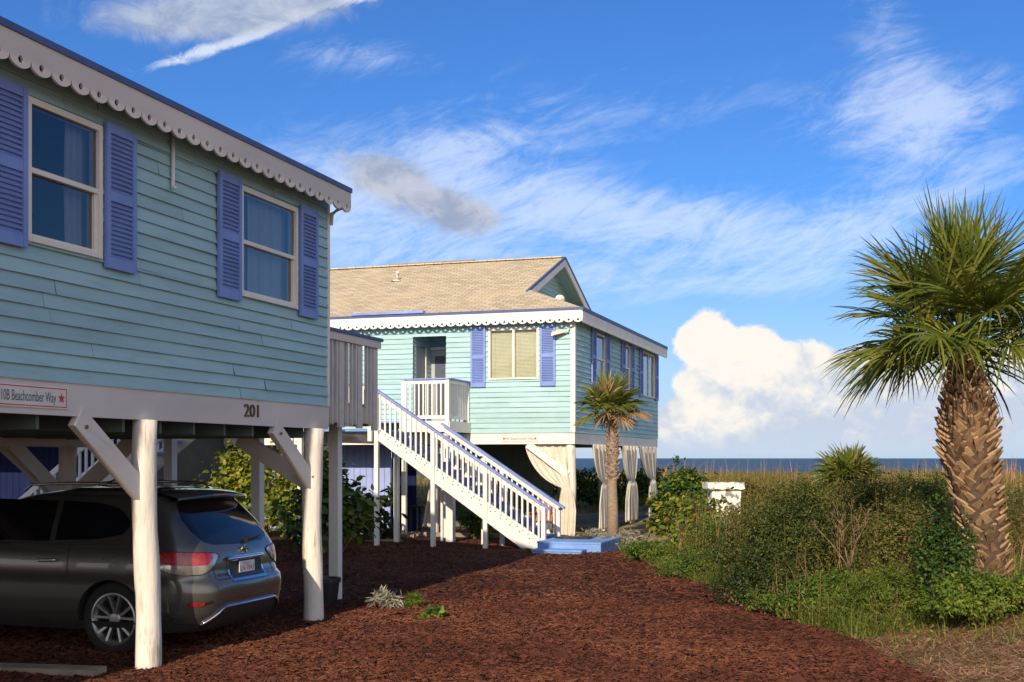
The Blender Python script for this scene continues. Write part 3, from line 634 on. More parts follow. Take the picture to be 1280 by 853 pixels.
def copies(proto, offs, parent):
    for d in offs:
        c_ = proto.copy(); C.objects.link(c_); c_.parent = parent; c_.matrix_parent_inverse = proto.matrix_parent_inverse.copy()
        c_.matrix_basis = Matrix.Translation(d); BASE[c_] = BASE[proto]
mb = MB(); mb.box(DO-0.014, DO+0.028, DT0+0.05, DT0+0.09, 2.50, 3.69); bp = build(mb, 'baluster', M['beam'], rail)
copies(bp, [(0, x, random.uniform(-0.03, 0.03)) for x in (0.14, 0.27, 0.40, 0.72, 0.86, 0.98, 1.34, 1.46)], rail)
mb = MB(); mb.box(DO-0.012, DO+0.030, DT0+0.53, DT0+0.67, 2.46, 3.695); bp = build(mb, 'rail_post', M['beam'], rail); copies(bp, [(0, 0.57, 0.0), (0, 1.07, -0.02)], rail)
mb = MB(); mb.box(DO-0.4, DO-0.36, DT1-0.004, DT1+0.03, 2.5, 3.695); bp = build(mb, 'baluster', M['beam'], rail); copies(bp, [(-0.14*k, 0, 0) for k in range(1, 27)], rail)
for o_ in (-0.70, -1.95, -3.42): sqpost(dk, o_, 5.52, 0.14, -0.1, dz-0.05)
mb = MB(); mb.box(-4.3, -0.2, 5.46, 5.60, dz-0.30, dz-0.05); build(mb, 'beam', M['under'], dk)
# ---------------------------------------------------------------- far house
HO, HT, HW, HD = -1.09, 20.04, 17.0, 11.0          # corner o, front t, width, depth
h2 = thing('stilt_house', 'pale teal house behind the white staircase, with a tan shingle roof and a porch', 'house', (HO-8, HT+5, 0))
Qf = lambda a, z, d: (a, HT-d, z); Qr = lambda a, z, d: (HO+d, a, z); Qb = lambda a, z, d: (a, HT+HD+d, z); Ql = lambda a, z, d: (HO-HW-d, a, z)
WF = (-3.42, -2.035, 4.12, 5.47); DOOR = (-5.58, -4.62, 3.0, 5.32)
WR = [(22.17, 23.25, 4.10, 5.52), (25.83, 26.55, 4.10, 5.52), (28.43, 30.47, 4.08, 5.54)]
z0, z1 = 2.71, 5.80
mb = MB(); siding(mb, Qf, HO-HW, HO-0.05, z0, z1, [WF, DOOR], ex=0.135); siding(mb, Qr, HT+0.05, HT+HD, z0, z1, WR, ex=0.135); siding(mb, Qb, HO-HW, HO, z0, z1, seams=False); siding(mb, Ql, HT, HT+HD, z0, z1, seams=False)
build(mb, 'wall', M['siding'], h2)
mb = MB(); mb.box(HO-0.09, HO+0.036, HT-0.036, HT-0.002, 2.715, 5.78); mb.box(HO+0.001, HO+0.036, HT-0.002, HT+0.07, 2.715, 5.78); mb.box(HO-0.02, HO+0.036, HT+HD-0.06, HT+HD+0.03, 2.715, 5.78); build(mb, 'corner_board', M['white'], h2)
# entry alcove
al = MB(); Qa = lambda a, z, d: (a, HT+1.25-d, z)
siding(al, Qa, -6.2, -4.55, 2.95, 5.45, [(-5.62, -4.98, 2.95, 5.15)], seams=False)
siding(al, lambda a, z, d: (-4.60-d, a, z), HT+0.01, HT+1.25, 2.95, 5.45, seams=False); siding(al, lambda a, z, d: (-5.60+d, a, z), HT+0.01, HT+1.25, 2.95, 5.45, [(HT+0.15, HT+0.95, 2.95, 5.1)], seams=False)
build(al, 'entry_wall', M['siding'], h2)
mb = MB(); mb.box(-6.2, -4.5, HT+0.01, HT+1.3, 2.9, 2.96); mb.box(-6.2, -4.5, HT+0.01, HT+1.3, 5.40, 5.44); build(mb, 'entry_floor', M['under'], h2)
mb = MB()
for u in ((-5.66, -5.58, 2.96, 5.16), (-5.02, -4.94, 2.96, 5.16)): boxP(mb, Qa, *u, -0.02, 0.05)
boxP(mb, Qa, -5.579, -5.021, 5.07, 5.15, -0.02, 0.05); mb.box(-5.62, -5.57, HT+0.12, HT+0.20, 2.96, 5.13); mb.box(-5.62, -5.57, HT+0.90, HT+0.98, 2.96, 5.13); mb.box(-4.68, -4.625, HT+0.45, HT+0.62, 2.96, 5.1)
build(mb, 'door_frame', M['white'], h2)
mb = MB(); boxP(mb, Qa, -5.575, -5.02, 2.96, 5.06, -0.06, -0.02); mb.box(-5.66, -5.63, HT+0.2, HT+0.9, 2.96, 5.1); dr = build(mb, 'door', M['curtain'], h2)
mb = MB(); boxP(mb, Qa, -5.46, -5.14, 3.2, 4.9, -0.019, -0.012); build(mb, 'pane', M['glass'], dr)
mb = MB(); mb.box(HO-HW+0.05, HO-0.05, HT+0.05, HT+HD-0.05, 2.46, 2.68); build(mb, 'floor', M['under'], h2)
mb = MB(); mb.box(HO-HW+0.2, HO-0.2, HT+1.6, HT+1.7, 2.7, 5.7); mb.box(HO-HW+0.2, HO-0.25, HT+0.25, HT+HD-0.2, 5.56, 5.70); mb.box(HO-1.6, HO-1.5, HT+1.7, HT+HD-0.2, 2.7, 5.5); build(mb, 'interior', M['dark_in'], h2)
mb = MB(); mb.box(HO-HW, HO+0.02, HT-0.02, HT+0.05, 2.42, 2.70); mb.box(HO-0.05, HO+0.02, HT+0.051, HT+HD+0.02, 2.42, 2.70); mb.box(HO-HW, HO-0.051, HT+HD-0.05, HT+HD+0.02, 2.42, 2.70); mb.box(HO-HW-0.02, HO-HW+0.05, HT+0.051, HT+HD-0.051, 2.42, 2.70); build(mb, 'beam', M['white'], h2)
# roof: hip with a gablet on the right-hand end
e_ = 0.30; ze = 5.90; sl = 0.397; fo = HO+e_; ft = HT-e_; bt = HT+HD+e_; tm = (ft+bt)/2; zr = ze+sl*(tm-ft); lo = HO-HW-e_
gi = 2.08; go = fo-gi; gw = go-0.50
def slab(mb, pts, th=0.06):
    i = len(mb.v); n = len(pts); mb.v += [tuple(p) for p in pts]+[(p[0], p[1], p[2]-th) for p in pts]
    mb.f.append(tuple(range(i, i+n))); mb.f.append(tuple(range(i+2*n-1, i+n-1, -1)))
    for j in range(n): mb.f.append((i+j, i+n+j, i+n+(j+1) % n, i+(j+1) % n))
mb = MB()
slab(mb, [(lo, ft, ze), (fo, ft, ze), (go, ft+gi, ze+sl*gi), (go, tm, zr), (lo, tm, zr)])
slab(mb, [(fo, bt, ze), (lo, bt, ze), (lo, tm, zr), (go, tm, zr), (go, bt-gi, ze+sl*gi)])
sk = fo-gw
slab(mb, [(fo, ft, ze-0.002), (fo, bt, ze-0.002), (gw, bt-sk, ze+sl*sk-0.002), (gw, ft+sk, ze+sl*sk-0.002)])
roof = build(mb, 'roof', M['shingle'], h2, uv=True, fix=True)
mb = MB(); mb.bar((go-0.05, tm, zr+0.012), (lo, tm, zr+0.012), 0.26, 0.03); build(mb, 'ridge_cap', M['shingle'], roof, uv=True)
mb = MB(); mb.box(-8.7, -5.8, tm-0.12, tm+0.12, zr+0.03, zr+0.07); build(mb, 'ridge_vent', M['wood'], roof)
mb = MB(); mb.tube([(-7.6, ft+3.9, ze+sl*3.9-0.05), (-7.6, ft+3.9, ze+sl*3.9+0.28)], 0.04, 10); mb.box(-7.75, -7.45, ft+3.7, ft+4.1, ze+sl*3.8+0.0, ze+sl*3.8+0.03); build(mb, 'vent_pipe', M['stone'], roof, smooth=False)
mb = MB(); mb.lathe(fo-1.05, ft+1.6, [(0.13, ze+sl*1.05-0.05), (0.13, ze+sl*1.05+0.06), (0.10, ze+sl*1.05+0.12), (0.04, ze+sl*1.05+0.15)], 14); build(mb, 'roof_vent', M['stone'], roof, smooth=True)
gz = ze+sl*sk; mb = MB(); Pg = lambda a, z, d: (gw+d, a, z); k = 0
while True:                                          # gablet wall courses
    zb = gz-0.1+k*0.125; k += 1
    if zb > zr-0.1: break
    zt = zb+0.125; u0 = ft+(zb-ze)/sl; u1 = ft+(min(zt, zr-0.02)-ze)/sl
    mb.poly([Pg(u0, zb, 0.016), Pg(bt-(u0-ft), zb, 0.016), Pg(bt-(u1-ft), zt, 0.0), Pg(u1, zt, 0.0)]); mb.poly([Pg(u0, zb, -0.01), Pg(bt-(u0-ft), zb, -0.01), Pg(bt-(u0-ft), zb, 0.016), Pg(u0, zb, 0.016)])
build(mb, 'gable_wall', M['siding'], h2)
rk = MB(); bl = MB()
for a_, b_ in (((go+0.012, ft+gi-0.25, ze+sl*(gi-0.25)), (go+0.012, tm, zr)), ((go+0.012, bt-gi+0.25, ze+sl*(gi-0.25)), (go+0.012, tm, zr))):
    A_ = Vector(a_); B_ = Vector(b_)
    for mbb, z_t, z_b, dd in ((rk, -0.05, -0.26, 0.012), (bl, 0.02, -0.05, 0.03)):
        p = [A_+Vector((0, 0, z_b)), B_+Vector((0, 0, z_b)), B_+Vector((0, 0, z_t)), A_+Vector((0, 0, z_t))]
        mbb.hexa([p[0]+Vector((-0.03, 0, 0)), p[1]+Vector((-0.03, 0, 0)), p[2]+Vector((-0.03, 0, 0)), p[3]+Vector((-0.03, 0, 0))]+[x+Vector((dd, 0, 0)) for x in p])
build(rk, 'rake_board', M['white'], h2, fix=True); build(bl, 'rake_edge', M['trim_blue'], h2, fix=True)
mb = MB()                                             # soffit of the gablet overhang
for s_ in (1, -1):
    f_ = (lambda t: ft+t) if s_ == 1 else (lambda t: bt-t)
    mb.poly([(gw, f_(sk), gz-0.07), (go, f_(gi), ze+sl*gi-0.07), (go, tm, zr-0.07), (gw, tm, zr-0.07)])
mb.box(lo+0.1, HO-0.0, ft+0.02, HT-0.04, 5.80, 5.82); mb.box(HO+0.04, fo-0.02, ft+0.02, bt-0.02, 5.80, 5.82); build(mb, 'soffit', M['siding'], h2)
Ff = lambda a, z, d: (a, ft-d, z); Fr = lambda a, z, d: (fo+d, a, z)
mb = MB(); boxP(mb, Ff, lo, fo+0.01, 5.845, 5.915, -0.02, 0.022); boxP(mb, Fr, ft-0.02, bt, 5.82, 5.915, -0.02, 0.024); build(mb, 'drip_edge', M['trim_blue'], h2, fix=True)
mb = MB(); scallops(mb, Ff, lo, fo+0.006, 5.845, 0.31, 0.247, -0.018, 0.006); scallops(mb, Fr, ft+0.02, bt, 5.82, 0.31, 0.247, -0.018, 0.006); build(mb, 'fascia_trim', M['white'], h2)
mb = MB(); mb.box(-7.25, -5.15, ft-0.06, ft+0.10, 5.917, 5.985); build(mb, 'gutter_flashing', M['rail_blue'], h2)
window(h2, Qf, *WF, style='slide', cover='blind', glass='glass_clear')
for u in ((-3.91, -3.50), (-1.99, -1.58)): shutter(h2, Qf, u[0], u[1], 3.93, 5.52)
for w_ in WR:
    window(h2, Qr, *w_, style='slide' if w_[1]-w_[0] > 1.5 else 'hung', cover='sheer'); shutter(h2, Qr, w_[0]-0.50, w_[0]-0.03, w_[2]-0.05, w_[3]+0.06); shutter(h2, Qr, w_[1]+0.03, w_[1]+0.50, w_[2]-0.05, w_[3]+0.06)
for t_ in (HT+0.14, HT+3.75, HT+7.3, HT+10.85): pole(h2, HO-0.12, t_, 0.12, 0.115, 2.44)
for o_ in (-5.0, -8.9, -12.8):
    for t_ in (HT+0.14, HT+5.5, HT+10.85): pole(h2, o_, t_, 0.12, 0.115, 2.44)
for t_ in (HT+5.5, HT+10.85): pole(h2, -3.0, t_, 0.12, 0.115, 2.44)
for a, b_ in (((-2.35, HT+0.03, 2.42), (-1.26, HT+0.03, 1.62)), ((HO-0.12, HT+2.5, 2.44), (HO-0.12, HT+3.7, 1.6)), ((HO-0.12, HT+6.1, 2.44), (HO-0.12, HT+7.25, 1.6)), ((HO-0.12, HT+9.7, 2.44), (HO-0.12, HT+10.8, 1.6))):
    mb = MB(); mb.bar(a, b_, 0.07, 0.19); build(mb, 'brace', M['white'], h2)
sg = thing('address_sign', 'small white plaque with two red stars on the far house beam', 'sign', (-2.4, HT-0.03, 2.56))
mb = MB(); mb.box(-3.06, -2.06, HT-0.032, HT-0.021, 2.475, 2.655); build(mb, 'plaque', M['sign'], sg)
mb = MB(); star(mb, lambda x, y, z: (-3.06+x, HT-0.034, 2.475+y), 0.07, 0.09, 0.045); star(mb, lambda x, y, z: (-3.06+x, HT-0.034, 2.475+y), 0.93, 0.09, 0.045)
for u in ((-3.05, -2.07, 2.481, 2.485), (-3.05, -2.07, 2.645, 2.649)): mb.box(u[0], u[1], HT-0.0335, HT-0.032, u[2], u[3])
build(mb, 'border', M['red'], sg)
mb = MB(); add_text(mb, '10A Beachcomber Way', 0.09, lambda x, y, z: (-2.95+x, HT-0.034, 2.535+y), width=0.78); build(mb, 'lettering', M['tealtext'], sg)
fl = thing('floodlight', 'shell shaped lamp under the eave at the far house corner', 'lamp', (HO-0.2, HT-0.1, 5.5))
mb = MB(); mb.tube([(HO-0.12, HT-0.03, 5.42), (HO-0.14, HT-0.09, 5.36), (HO-0.16, HT-0.12, 5.30)], 0.03, 8); build(mb, 'bracket', M['white'], fl, smooth=True)
mb = MB(); G = []
for i in range(9):
    u = i/8; r = 0.02+0.16*math.sin(u*1.45); G.append([(HO-0.18-0.36*u+0.0, HT-0.12-0.03*u+r*0.7*math.cos(v), 5.30-0.10*u+r*math.sin(v)*0.75) for v in [math.pi*(k/14) for k in range(15)]])
mb.grid(G); build(mb, 'shade', M['shell'], fl, smooth=True)
# ---------------------------------------------------------------- porch, landing and stairs
pz = 3.0
pr = thing('entry_porch', 'white railed porch at the recessed entry of the far house', 'porch', (-5, HT-1, 0))
mb = MB()
for k in range(11): mb.box(-6.55, -3.97, HT-1.58+k*0.143, HT-1.58+k*0.143+0.137, pz-0.04, pz)
for k in range(15): mb.box(-6.55, -5.28, 15.1+k*0.222, 15.1+k*0.222+0.216, pz-0.33, pz-0.29)
for k in range(6): mb.box(-5.28, -4.40, 15.25+k*0.2, 15.25+k*0.2+0.19, pz-0.33, pz-0.29)
build(mb, 'deck_floor', M['step_blue'], pr)
mb = MB(); mb.box(-5.25, -3.95, HT-1.64, HT-1.59, pz-0.28, pz-0.01); mb.box(-3.965, -3.92, HT-1.585, HT-0.04, pz-0.28, pz-0.01); mb.box(-5.28, -4.4, 16.46, 16.5, pz-0.56, pz-0.335); mb.box(-6.6, -6.56, 15.1, HT-0.04, pz-0.56, pz-0.29); build(mb, 'rim_joist', M['white'], pr)
def railing(parent, a, b, zf, zcap, n, post_ends=(True, True), cap='rail_blue'):
    """level railing between two plan points"""
    A_ = Vector((a[0], a[1], 0)); B_ = Vector((b[0], b[1], 0)); d = (B_-A_).normalized()
    mb = MB(); mb.bar(A_+Vector((0, 0, zcap-0.075)), B_+Vector((0, 0, zcap-0.075)), 0.04, 0.09)
    r = build(mb, 'railing', M['white'], parent); mb = MB(); mb.bar(A_+Vector((0, 0, zf+0.10)), B_+Vector((0, 0, zf+0.10)), 0.04, 0.08); build(mb, 'bottom_rail', M['white'], r)
    mb = MB(); mb.bar(A_-d*0.06+Vector((0, 0, zcap)), B_+d*0.06+Vector((0, 0, zcap)), 0.14, 0.035); build(mb, 'rail_cap', M[cap], r)
    mb = MB(); p = A_+(B_-A_)*(0.5/n); mb.box(p.x-0.019, p.x+0.019, p.y-0.019, p.y+0.019, zf+0.141, zcap-0.121); q = build(mb, 'baluster', M['white'], r)
    copies(q, [((B_-A_)*(i/n)) for i in range(1, n)], r)
    for k, p in ((0, A_), (1, B_)):
        if post_ends[k]:
            mb = MB(); mb.box(p.x-0.047, p.x+0.047, p.y-0.047, p.y+0.047, zf-0.27, zcap-0.02); build(mb, 'rail_post', M['white'], r)
    return r
railing(pr, (-5.20, HT-1.54), (-3.99, HT-1.54), pz, 4.07, 10); railing(pr, (-3.99, HT-1.44), (-3.99, HT-0.08), pz, 4.07, 11, (False, True))
railing(pr, (-6.50, 15.2), (-4.62, 15.2), pz-0.29, 3.75, 16, (True, True))
for o_, t_ in ((-4.55, 16.55), (-6.4, 16.55), (-6.4, 15.2), (-5.2, HT-1.5), (-4.05, HT-1.5)): sqpost(pr, o_, t_, 0.11, -0.05, pz-(0.05 if t_ > 17 else 0.34))
st = thing('staircase', 'long white staircase with blue treads and blue rail caps rising to the porch', 'stairs', (-2.5, 15.8, 0))
SB, ST_, t0, t1 = -0.53, -4.45, 15.30, 16.42        # bottom o, top o, near and far stringer
zb0 = 0.15; rise = (2.70-zb0)
def sz(o): return zb0+(SB-o)/(SB-ST_)*rise
nst = 14
mb = MB()
for tt in (t0, t1):
    i = len(mb.v); w = 0.045
    prof = [(SB+0.02, -0.02), (SB+0.02, sz(SB)+0.10), (ST_, sz(ST_)+0.06), (ST_, sz(ST_)-0.25), (SB-0.36, -0.02)]
    mb.v += [(o, tt-w/2, z) for o, z in prof]+[(o, tt+w/2, z) for o, z in prof]; n = len(prof)
    mb.f.append(tuple(range(i, i+n))); mb.f.append(tuple(range(i+2*n-1, i+n-1, -1)))
    for j in range(n): mb.f.append((i+j, i+n+j, i+n+(j+1) % n, i+(j+1) % n))
build(mb, 'stringer', M['white'], st, fix=True)
run = (SB-ST_)/nst; rs = rise/nst
for k in range(nst-1):
    o1 = SB-run*k; zt = zb0+rs*(k+1)
    mb = MB(); mb.box(o1-run-0.02, o1+0.02, t0+0.03, t1-0.03, zt-0.04, zt); build(mb, 'tread', M['tread'], st)
mb = MB()
for k in range(nst): o1 = SB-run*k; mb.box(o1-0.012, o1+0.004, t0+0.03, t1-0.03, zb0+rs*k, zb0+rs*(k+1)-0.042)
build(mb, 'riser', M['tread'], st)
for k in range(18):
    o = SB-0.3-k*0.225; mb = MB(); mb.tube([(o, t0-0.022, sz(o)-0.06), (o, t0-0.030, sz(o)-0.06)], 0.016, 8); build(mb, 'bolt', M['bronze'], st)
RH = 0.88
for tt, ot, nb in ((t0, ST_, 31), (t1, -3.30, 22)):
    s_ = -1 if tt == t0 else 1
    mb = MB(); A_ = Vector((SB, tt, sz(SB)+RH-0.085)); B_ = Vector((ot, tt, sz(ot)+RH-0.085)); mb.bar(A_, B_, 0.042, 0.10)
    r = build(mb, 'railing', M['white'], st)
    d = (B_-A_).normalized(); mb = MB(); mb.bar(A_-d*0.22+Vector((0, 0, 0.088)), B_+d*0.05+Vector((0, 0, 0.088)), 0.145, 0.038); build(mb, 'rail_cap', M['rail_blue'], r)
    mb = MB(); p = A_+(B_-A_)*(0.6/nb); mb.box(p.x-0.02, p.x+0.02, tt+s_*0.022, tt+s_*0.06, sz(p.x)+0.02, sz(p.x)+RH-0.05); q = build(mb, 'baluster', M['white'], r); copies(q, [(B_-A_)*(i/nb) for i in range(1, nb)], r)
    for o in ((SB+0.03, SB-1.32, -3.1, ST_-0.04) if s_ < 0 else (SB+0.03, SB-1.32, -2.3)):
        mb = MB(); mb.box(o-0.047, o+0.047, tt+s_*0.025-0.047, tt+s_*0.025+0.047, -0.05, sz(o)+RH-0.02 if o > SB-0.5 or (s_ < 0 and o < -4) else sz(o)+RH-0.05); build(mb, 'stair_post', M['white'], st)
mb = MB()
for (o, tt) in ((SB+0.08, t1+0.02), (-2.35, t1+0.02)): mb.lathe(o, tt, [(0.05, sz(min(o, SB))+0.72), (0.065, sz(min(o, SB))+0.75), (0.03, sz(min(o, SB))+0.79)], 10)
build(mb, 'post_light', M['bronze'], st)
bs = thing('step_platform', 'blue painted wooden steps at the foot of the white staircase', 'steps', (0, 15.5, 0))
mb = MB()
for k in range(9): mb.box(-0.46, 0.95, 14.62+k*0.21, 14.62+k*0.21+0.204, 0.235, 0.275)
build(mb, 'upper_step', M['step_blue'], bs)
mb = MB(); mb.box(-0.45, 0.94, 14.63, 14.67, 0.0, 0.232); mb.box(0.90, 0.94, 14.672, 16.5, 0.0, 0.232); mb.box(-0.45, 0.90, 16.46, 16.5, 0.0, 0.232); build(mb, 'skirt_board', M['step_blue'], bs)
mb = MB(); mb.box(-0.46, 0.64, 14.20, 14.40, 0.095, 0.135); mb.box(-0.46, 0.64, 14.407, 14.61, 0.095, 0.135); mb.box(-0.45, 0.62, 14.22, 14.26, 0.0, 0.094); mb.box(0.58, 0.62, 14.262, 14.62, 0.0, 0.094); build(mb, 'lower_step', M['step_blue'], bs)
mt = MB(); G = []
for i in range(7): G.append([(-0.35+0.8*i/6, 15.6+0.6*j/6, 0.30+0.01*math.sin(i*2+j)) for j in range(7)])
mt.grid(G); dm = build(mt, 'door_mat', M['black'], base=(0, 15.9, 0.28), smooth=True); tag(dm, 'dark mat lying on the blue steps', 'mat')
sm = dm.modifiers.new('thick', 'SOLIDIFY'); sm.thickness = 0.015; sm.offset = 1
# ================================================================== PARKED CAR (local x = towards its tail, a = towards its left side)
M['paint'] = mat('dark_grey_metallic', (0.115, 0.105, 0.098), 0.27, 0.03, 2, metal=0.6, coat=0.9, spec=0.5)
M['car_glass'] = mat('tinted_glass', (0.006, 0.007, 0.010), 0.04, 0.05, spec=0.55, coat=0.3)
M['chrome'] = mat('chrome', (0.75, 0.75, 0.76), 0.10, 0.02, metal=1.0)
M['alloy'] = mat('alloy_wheel', (0.42, 0.41, 0.40), 0.32, 0.05, metal=0.8)
M['rubber'] = mat('tyre_rubber', (0.016, 0.015, 0.015), 0.85, 0.15, 8)
M['plastic'] = mat('grey_plastic', (0.022, 0.022, 0.023), 0.6, 0.1)
M['lens_red'] = mat('red_lens', (0.34, 0.006, 0.010), 0.12, 0.35, 14, 0.5, 26, spec=0.6, coat=0.9, stretch=(1, 1, 2.2), bdist=0.01)
M['lens_clear'] = mat('clear_lens', (0.36, 0.33, 0.31), 0.10, 0.25, 9, metal=0.5, coat=0.8)
M['plate'] = mat('plate_white', (0.62, 0.63, 0.66), 0.5, 0.03); M['plate_blue'] = mat('plate_blue', (0.05, 0.16, 0.45), 0.5, 0.05); M['plate_red'] = mat('plate_red', (0.40, 0.05, 0.04), 0.5, 0.05)
CX, CT = -0.80, 1.50                                  # rear axle o, centreline t
cz_ = [0.26, 0.33, 0.45, 0.58, 0.68, 0.76, 0.81, 0.86, 0.95, 1.05, 1.12, 1.20, 1.30, 1.40, 1.50, 1.58, 1.64, 1.68, 1.71]
c_xr = [0.90, 1.00, 1.08, 1.11, 1.115, 1.10, 1.04, 1.02, 1.015, 1.00, 0.97, 0.92, 0.845, 0.76, 0.665, 0.585, 0.52, 0.45, 0.28]
c_xf = [-3.70, -3.80, -3.88, -3.89, -3.88, -3.86, -3.84, -3.80, -3.70, -3.50, -2.75, -2.55, -2.32, -2.08, -1.82, -1.58, -1.36, -1.15, -0.95]
c_hw = [0.86, 0.90, 0.945, 0.955, 0.955, 0.955, 0.962, 0.968, 0.965, 0.95, 0.93, 0.90, 0.865, 0.83, 0.79, 0.755, 0.725, 0.69, 0.60]
c_rc = [0.30, 0.34, 0.38, 0.40, 0.40, 0.40, 0.38, 0.37, 0.36, 0.34, 0.32, 0.30, 0.28, 0.26, 0.25, 0.24, 0.23, 0.23, 0.25]
BOW = 0.07
def sec(z): return tuple(float(np.interp(z, cz_, c)) for c in (c_xr, c_xf, c_hw, c_rc))
def csurf(s, z, off=0.0):
    """point on the bodyside: s = distance round the left half from the middle of the tail"""
    xr, xf, hw, rc = sec(z); st_ = hw-rc; arc = rc*math.pi/2
    if s <= st_: x, a, nx, na = xr-BOW*(s/hw)**2, s, 1.0, 2*BOW*s/hw/hw
    elif s <= st_+arc:
        th = (s-st_)/rc; x = xr-BOW*(st_/hw)**2-rc+rc*math.cos(th); a = st_+rc*math.sin(th); nx, na = math.cos(th), math.sin(th)
    else: x = xr-BOW*(st_/hw)**2-rc-(s-st_-arc); a = hw; nx, na = 0.0, 1.0
    l = math.hypot(nx, na); return x+nx/l*off, a+na/l*off
def car(x, a, z): return (CX+x, CT-a, z)
def s_of_x(x, z):
    xr, xf, hw, rc = sec(z); st_ = hw-rc; return st_+rc*math.pi/2+(xr-BOW*(st_/hw)**2-rc-x)
def half_loop(z):
    xr, xf, hw, rc = sec(z); st_ = hw-rc; pts = []
    for i in range(8): pts.append(csurf(st_*i/8, z))
    for i in range(10): pts.append(csurf(st_+rc*math.pi/2*i/10, z))
    xs_ = pts[-1][0]; x0 = csurf(st_+rc*math.pi/2, z)[0]; fc = 0.42 if z < 1.08 else 0.30
    for i in range(44): pts.append((x0+(xf+fc-x0)*i/44, hw-(0.05*max(0, (-2.4-(x0+(xf+fc-x0)*i/44)))**2)))
    a1 = pts[-1][1]
    for i in range(10):
        th = math.pi/2*i/9; pts.append((xf+fc-fc*math.sin(th), a1-fc*1.1+fc*1.1*math.cos(th)))
    a2 = pts[-1][1]
    for i in range(1, 7): pts.append((xf-0.05*(i/6), a2*(1-i/6)))
    return pts
levels = sorted(set(list(np.round(np.arange(0.27, 1.71, 0.035), 3))+[0.26, 0.76, 0.785, 0.81, 1.71]))
rings = []
for z in levels:
    h = half_loop(z); rings.append([car(x, a, z) for x, a in h]+[car(x, -a, z) for x, a in h[-2:0:-1]])
h = half_loop(1.71); cxm = -0.35
for zt, k in ((1.728, 0.90), (1.738, 0.70), (1.744, 0.45), (1.746, 0.2)):
    rings.append([car(cxm+(x-cxm)*k, a*k, zt) for x, a in h]+[car(cxm+(x-cxm)*k, -a*k, zt) for x, a in h[-2:0:-1]])
mb = MB(); n = len(rings[0])
for r in rings: mb.v += r
for i in range(len(rings)-1):
    for j in range(n): mb.f.append((i*n+j, i*n+(j+1) % n, (i+1)*n+(j+1) % n, (i+1)*n+j))
mb.f.append(tuple(range(n))[::-1]); mb.f.append(tuple((len(rings)-1)*n+j for j in range(n)))
suv = thing('parked_car', 'dark grey SUV parked tail outwards under the near raised house', 'car', (CX-1.4, CT, 0))
body = build(mb, 'body', M['paint'], suv, smooth=True, fix=True)
# wheel arches cut out
for wx in (0.0, -2.9):
    for sgn in (1, -1):
        cut = MB(); cut.tube([car(wx, sgn*0.62, 0.37), car(wx, sgn*1.2, 0.37)], 0.425, 40); co = build(cut, 'cutter', M['plastic'], suv, fix=True)
        mo = body.modifiers.new('arch', 'BOOLEAN'); mo.object = co; mo.operation = 'DIFFERENCE'; mo.solver = 'EXACT'
        bpy.context.view_layer.update(); nm = bpy.data.meshes.new_from_object(body.evaluated_get(bpy.context.evaluated_depsgraph_get()))
        body.modifiers.clear(); body.data = nm; bpy.data.objects.remove(co)
body.data.polygons.foreach_set('use_smooth', [True]*len(body.data.polygons))
sm = body.modifiers.new('edges', 'EDGE_SPLIT'); sm.split_angle = rad(50)
def patch(mbb, s0, s1, zlo, zhi, off=0.004, ns=24, nz=8, mirror=False, by_x=False):
    """a panel lying on the body between two outlines z(s)"""
    for sg_ in ((1, -1) if mirror == 'both' else ((-1,) if mirror else (1,))):
        G = []
        for i in range(ns+1):
            s = s0+(s1-s0)*i/ns; a_, b_ = zlo(s), zhi(s); R = []
            for j in range(nz+1):
                z = a_+(b_-a_)*j/nz
                ss = s_of_x(s, z) if by_x else s
                if ss < 0: x, a = csurf(-ss, z, off); a = -a
                else: x, a = csurf(ss, z, off)
                R.append(car(x, sg_*a, z))
            G.append(R)
        mbb.grid(G)
    return mbb
def lerp(x, xs_, ys_): return float(np.interp(x, xs_, ys_))
# tailgate glass, with a black border, wiper
gb = MB(); patch(gb, -0.70, 0.70, lambda s: lerp(abs(s), [0, 0.5, 0.64, 0.70], [1.135, 1.15, 1.19, 1.30]), lambda s: lerp(abs(s), [0, 0.45, 0.60, 0.70], [1.61, 1.60, 1.57, 1.42]), 0.004, 40, 10)
g = build(gb, 'rear_window', M['car_glass'], suv, smooth=True)
mb = MB(); w0 = csurf(0.0, 1.17, 0.03); w1 = csurf(0.42, 1.22, 0.035); mb.tube([car(w0[0], -0.10, 1.165), car(w1[0]+.01, -0.45, 1.195)], [0.018, 0.010], 8); mb.tube([car(csurf(.1, 1.16, .03)[0], -0.08, 1.155), car(csurf(.1, 1.17, .035)[0], -0.14, 1.175)], 0.03, 8); build(mb, 'wiper', M['black'], suv)
# spoiler
mb = MB(); G = []
for i in range(25):
    a = -0.68+1.36*i/24; k = 1-0.10*(abs(a)/0.68)**3; d = 0.03*(a/0.68)**2
    G.append([car(0.22-d, a, 1.722-0.02*(a/0.68)**2), car(0.45-d, a, 1.712-0.025*(a/0.68)**2), car(0.72*k-d, a, 1.668-0.035*(a/0.68)**2), car(0.735*k-d, a, 1.650-0.035*(a/0.68)**2), car(0.71*k-d, a, 1.632-0.03*(a/0.68)**2), car(0.50-d, a, 1.62-0.02*(a/0.68)**2)])
mb.grid(G); sp_ = build(mb, 'spoiler', M['paint'], suv, smooth=True)
mb = MB(); mb.grid([[car(0.738-0.01, a, 1.664), car(0.742-0.01, a, 1.650)] for a in (-0.16, -0.05, 0.05, 0.16)]); build(mb, 'brake_light', M['lens_red'], sp_)
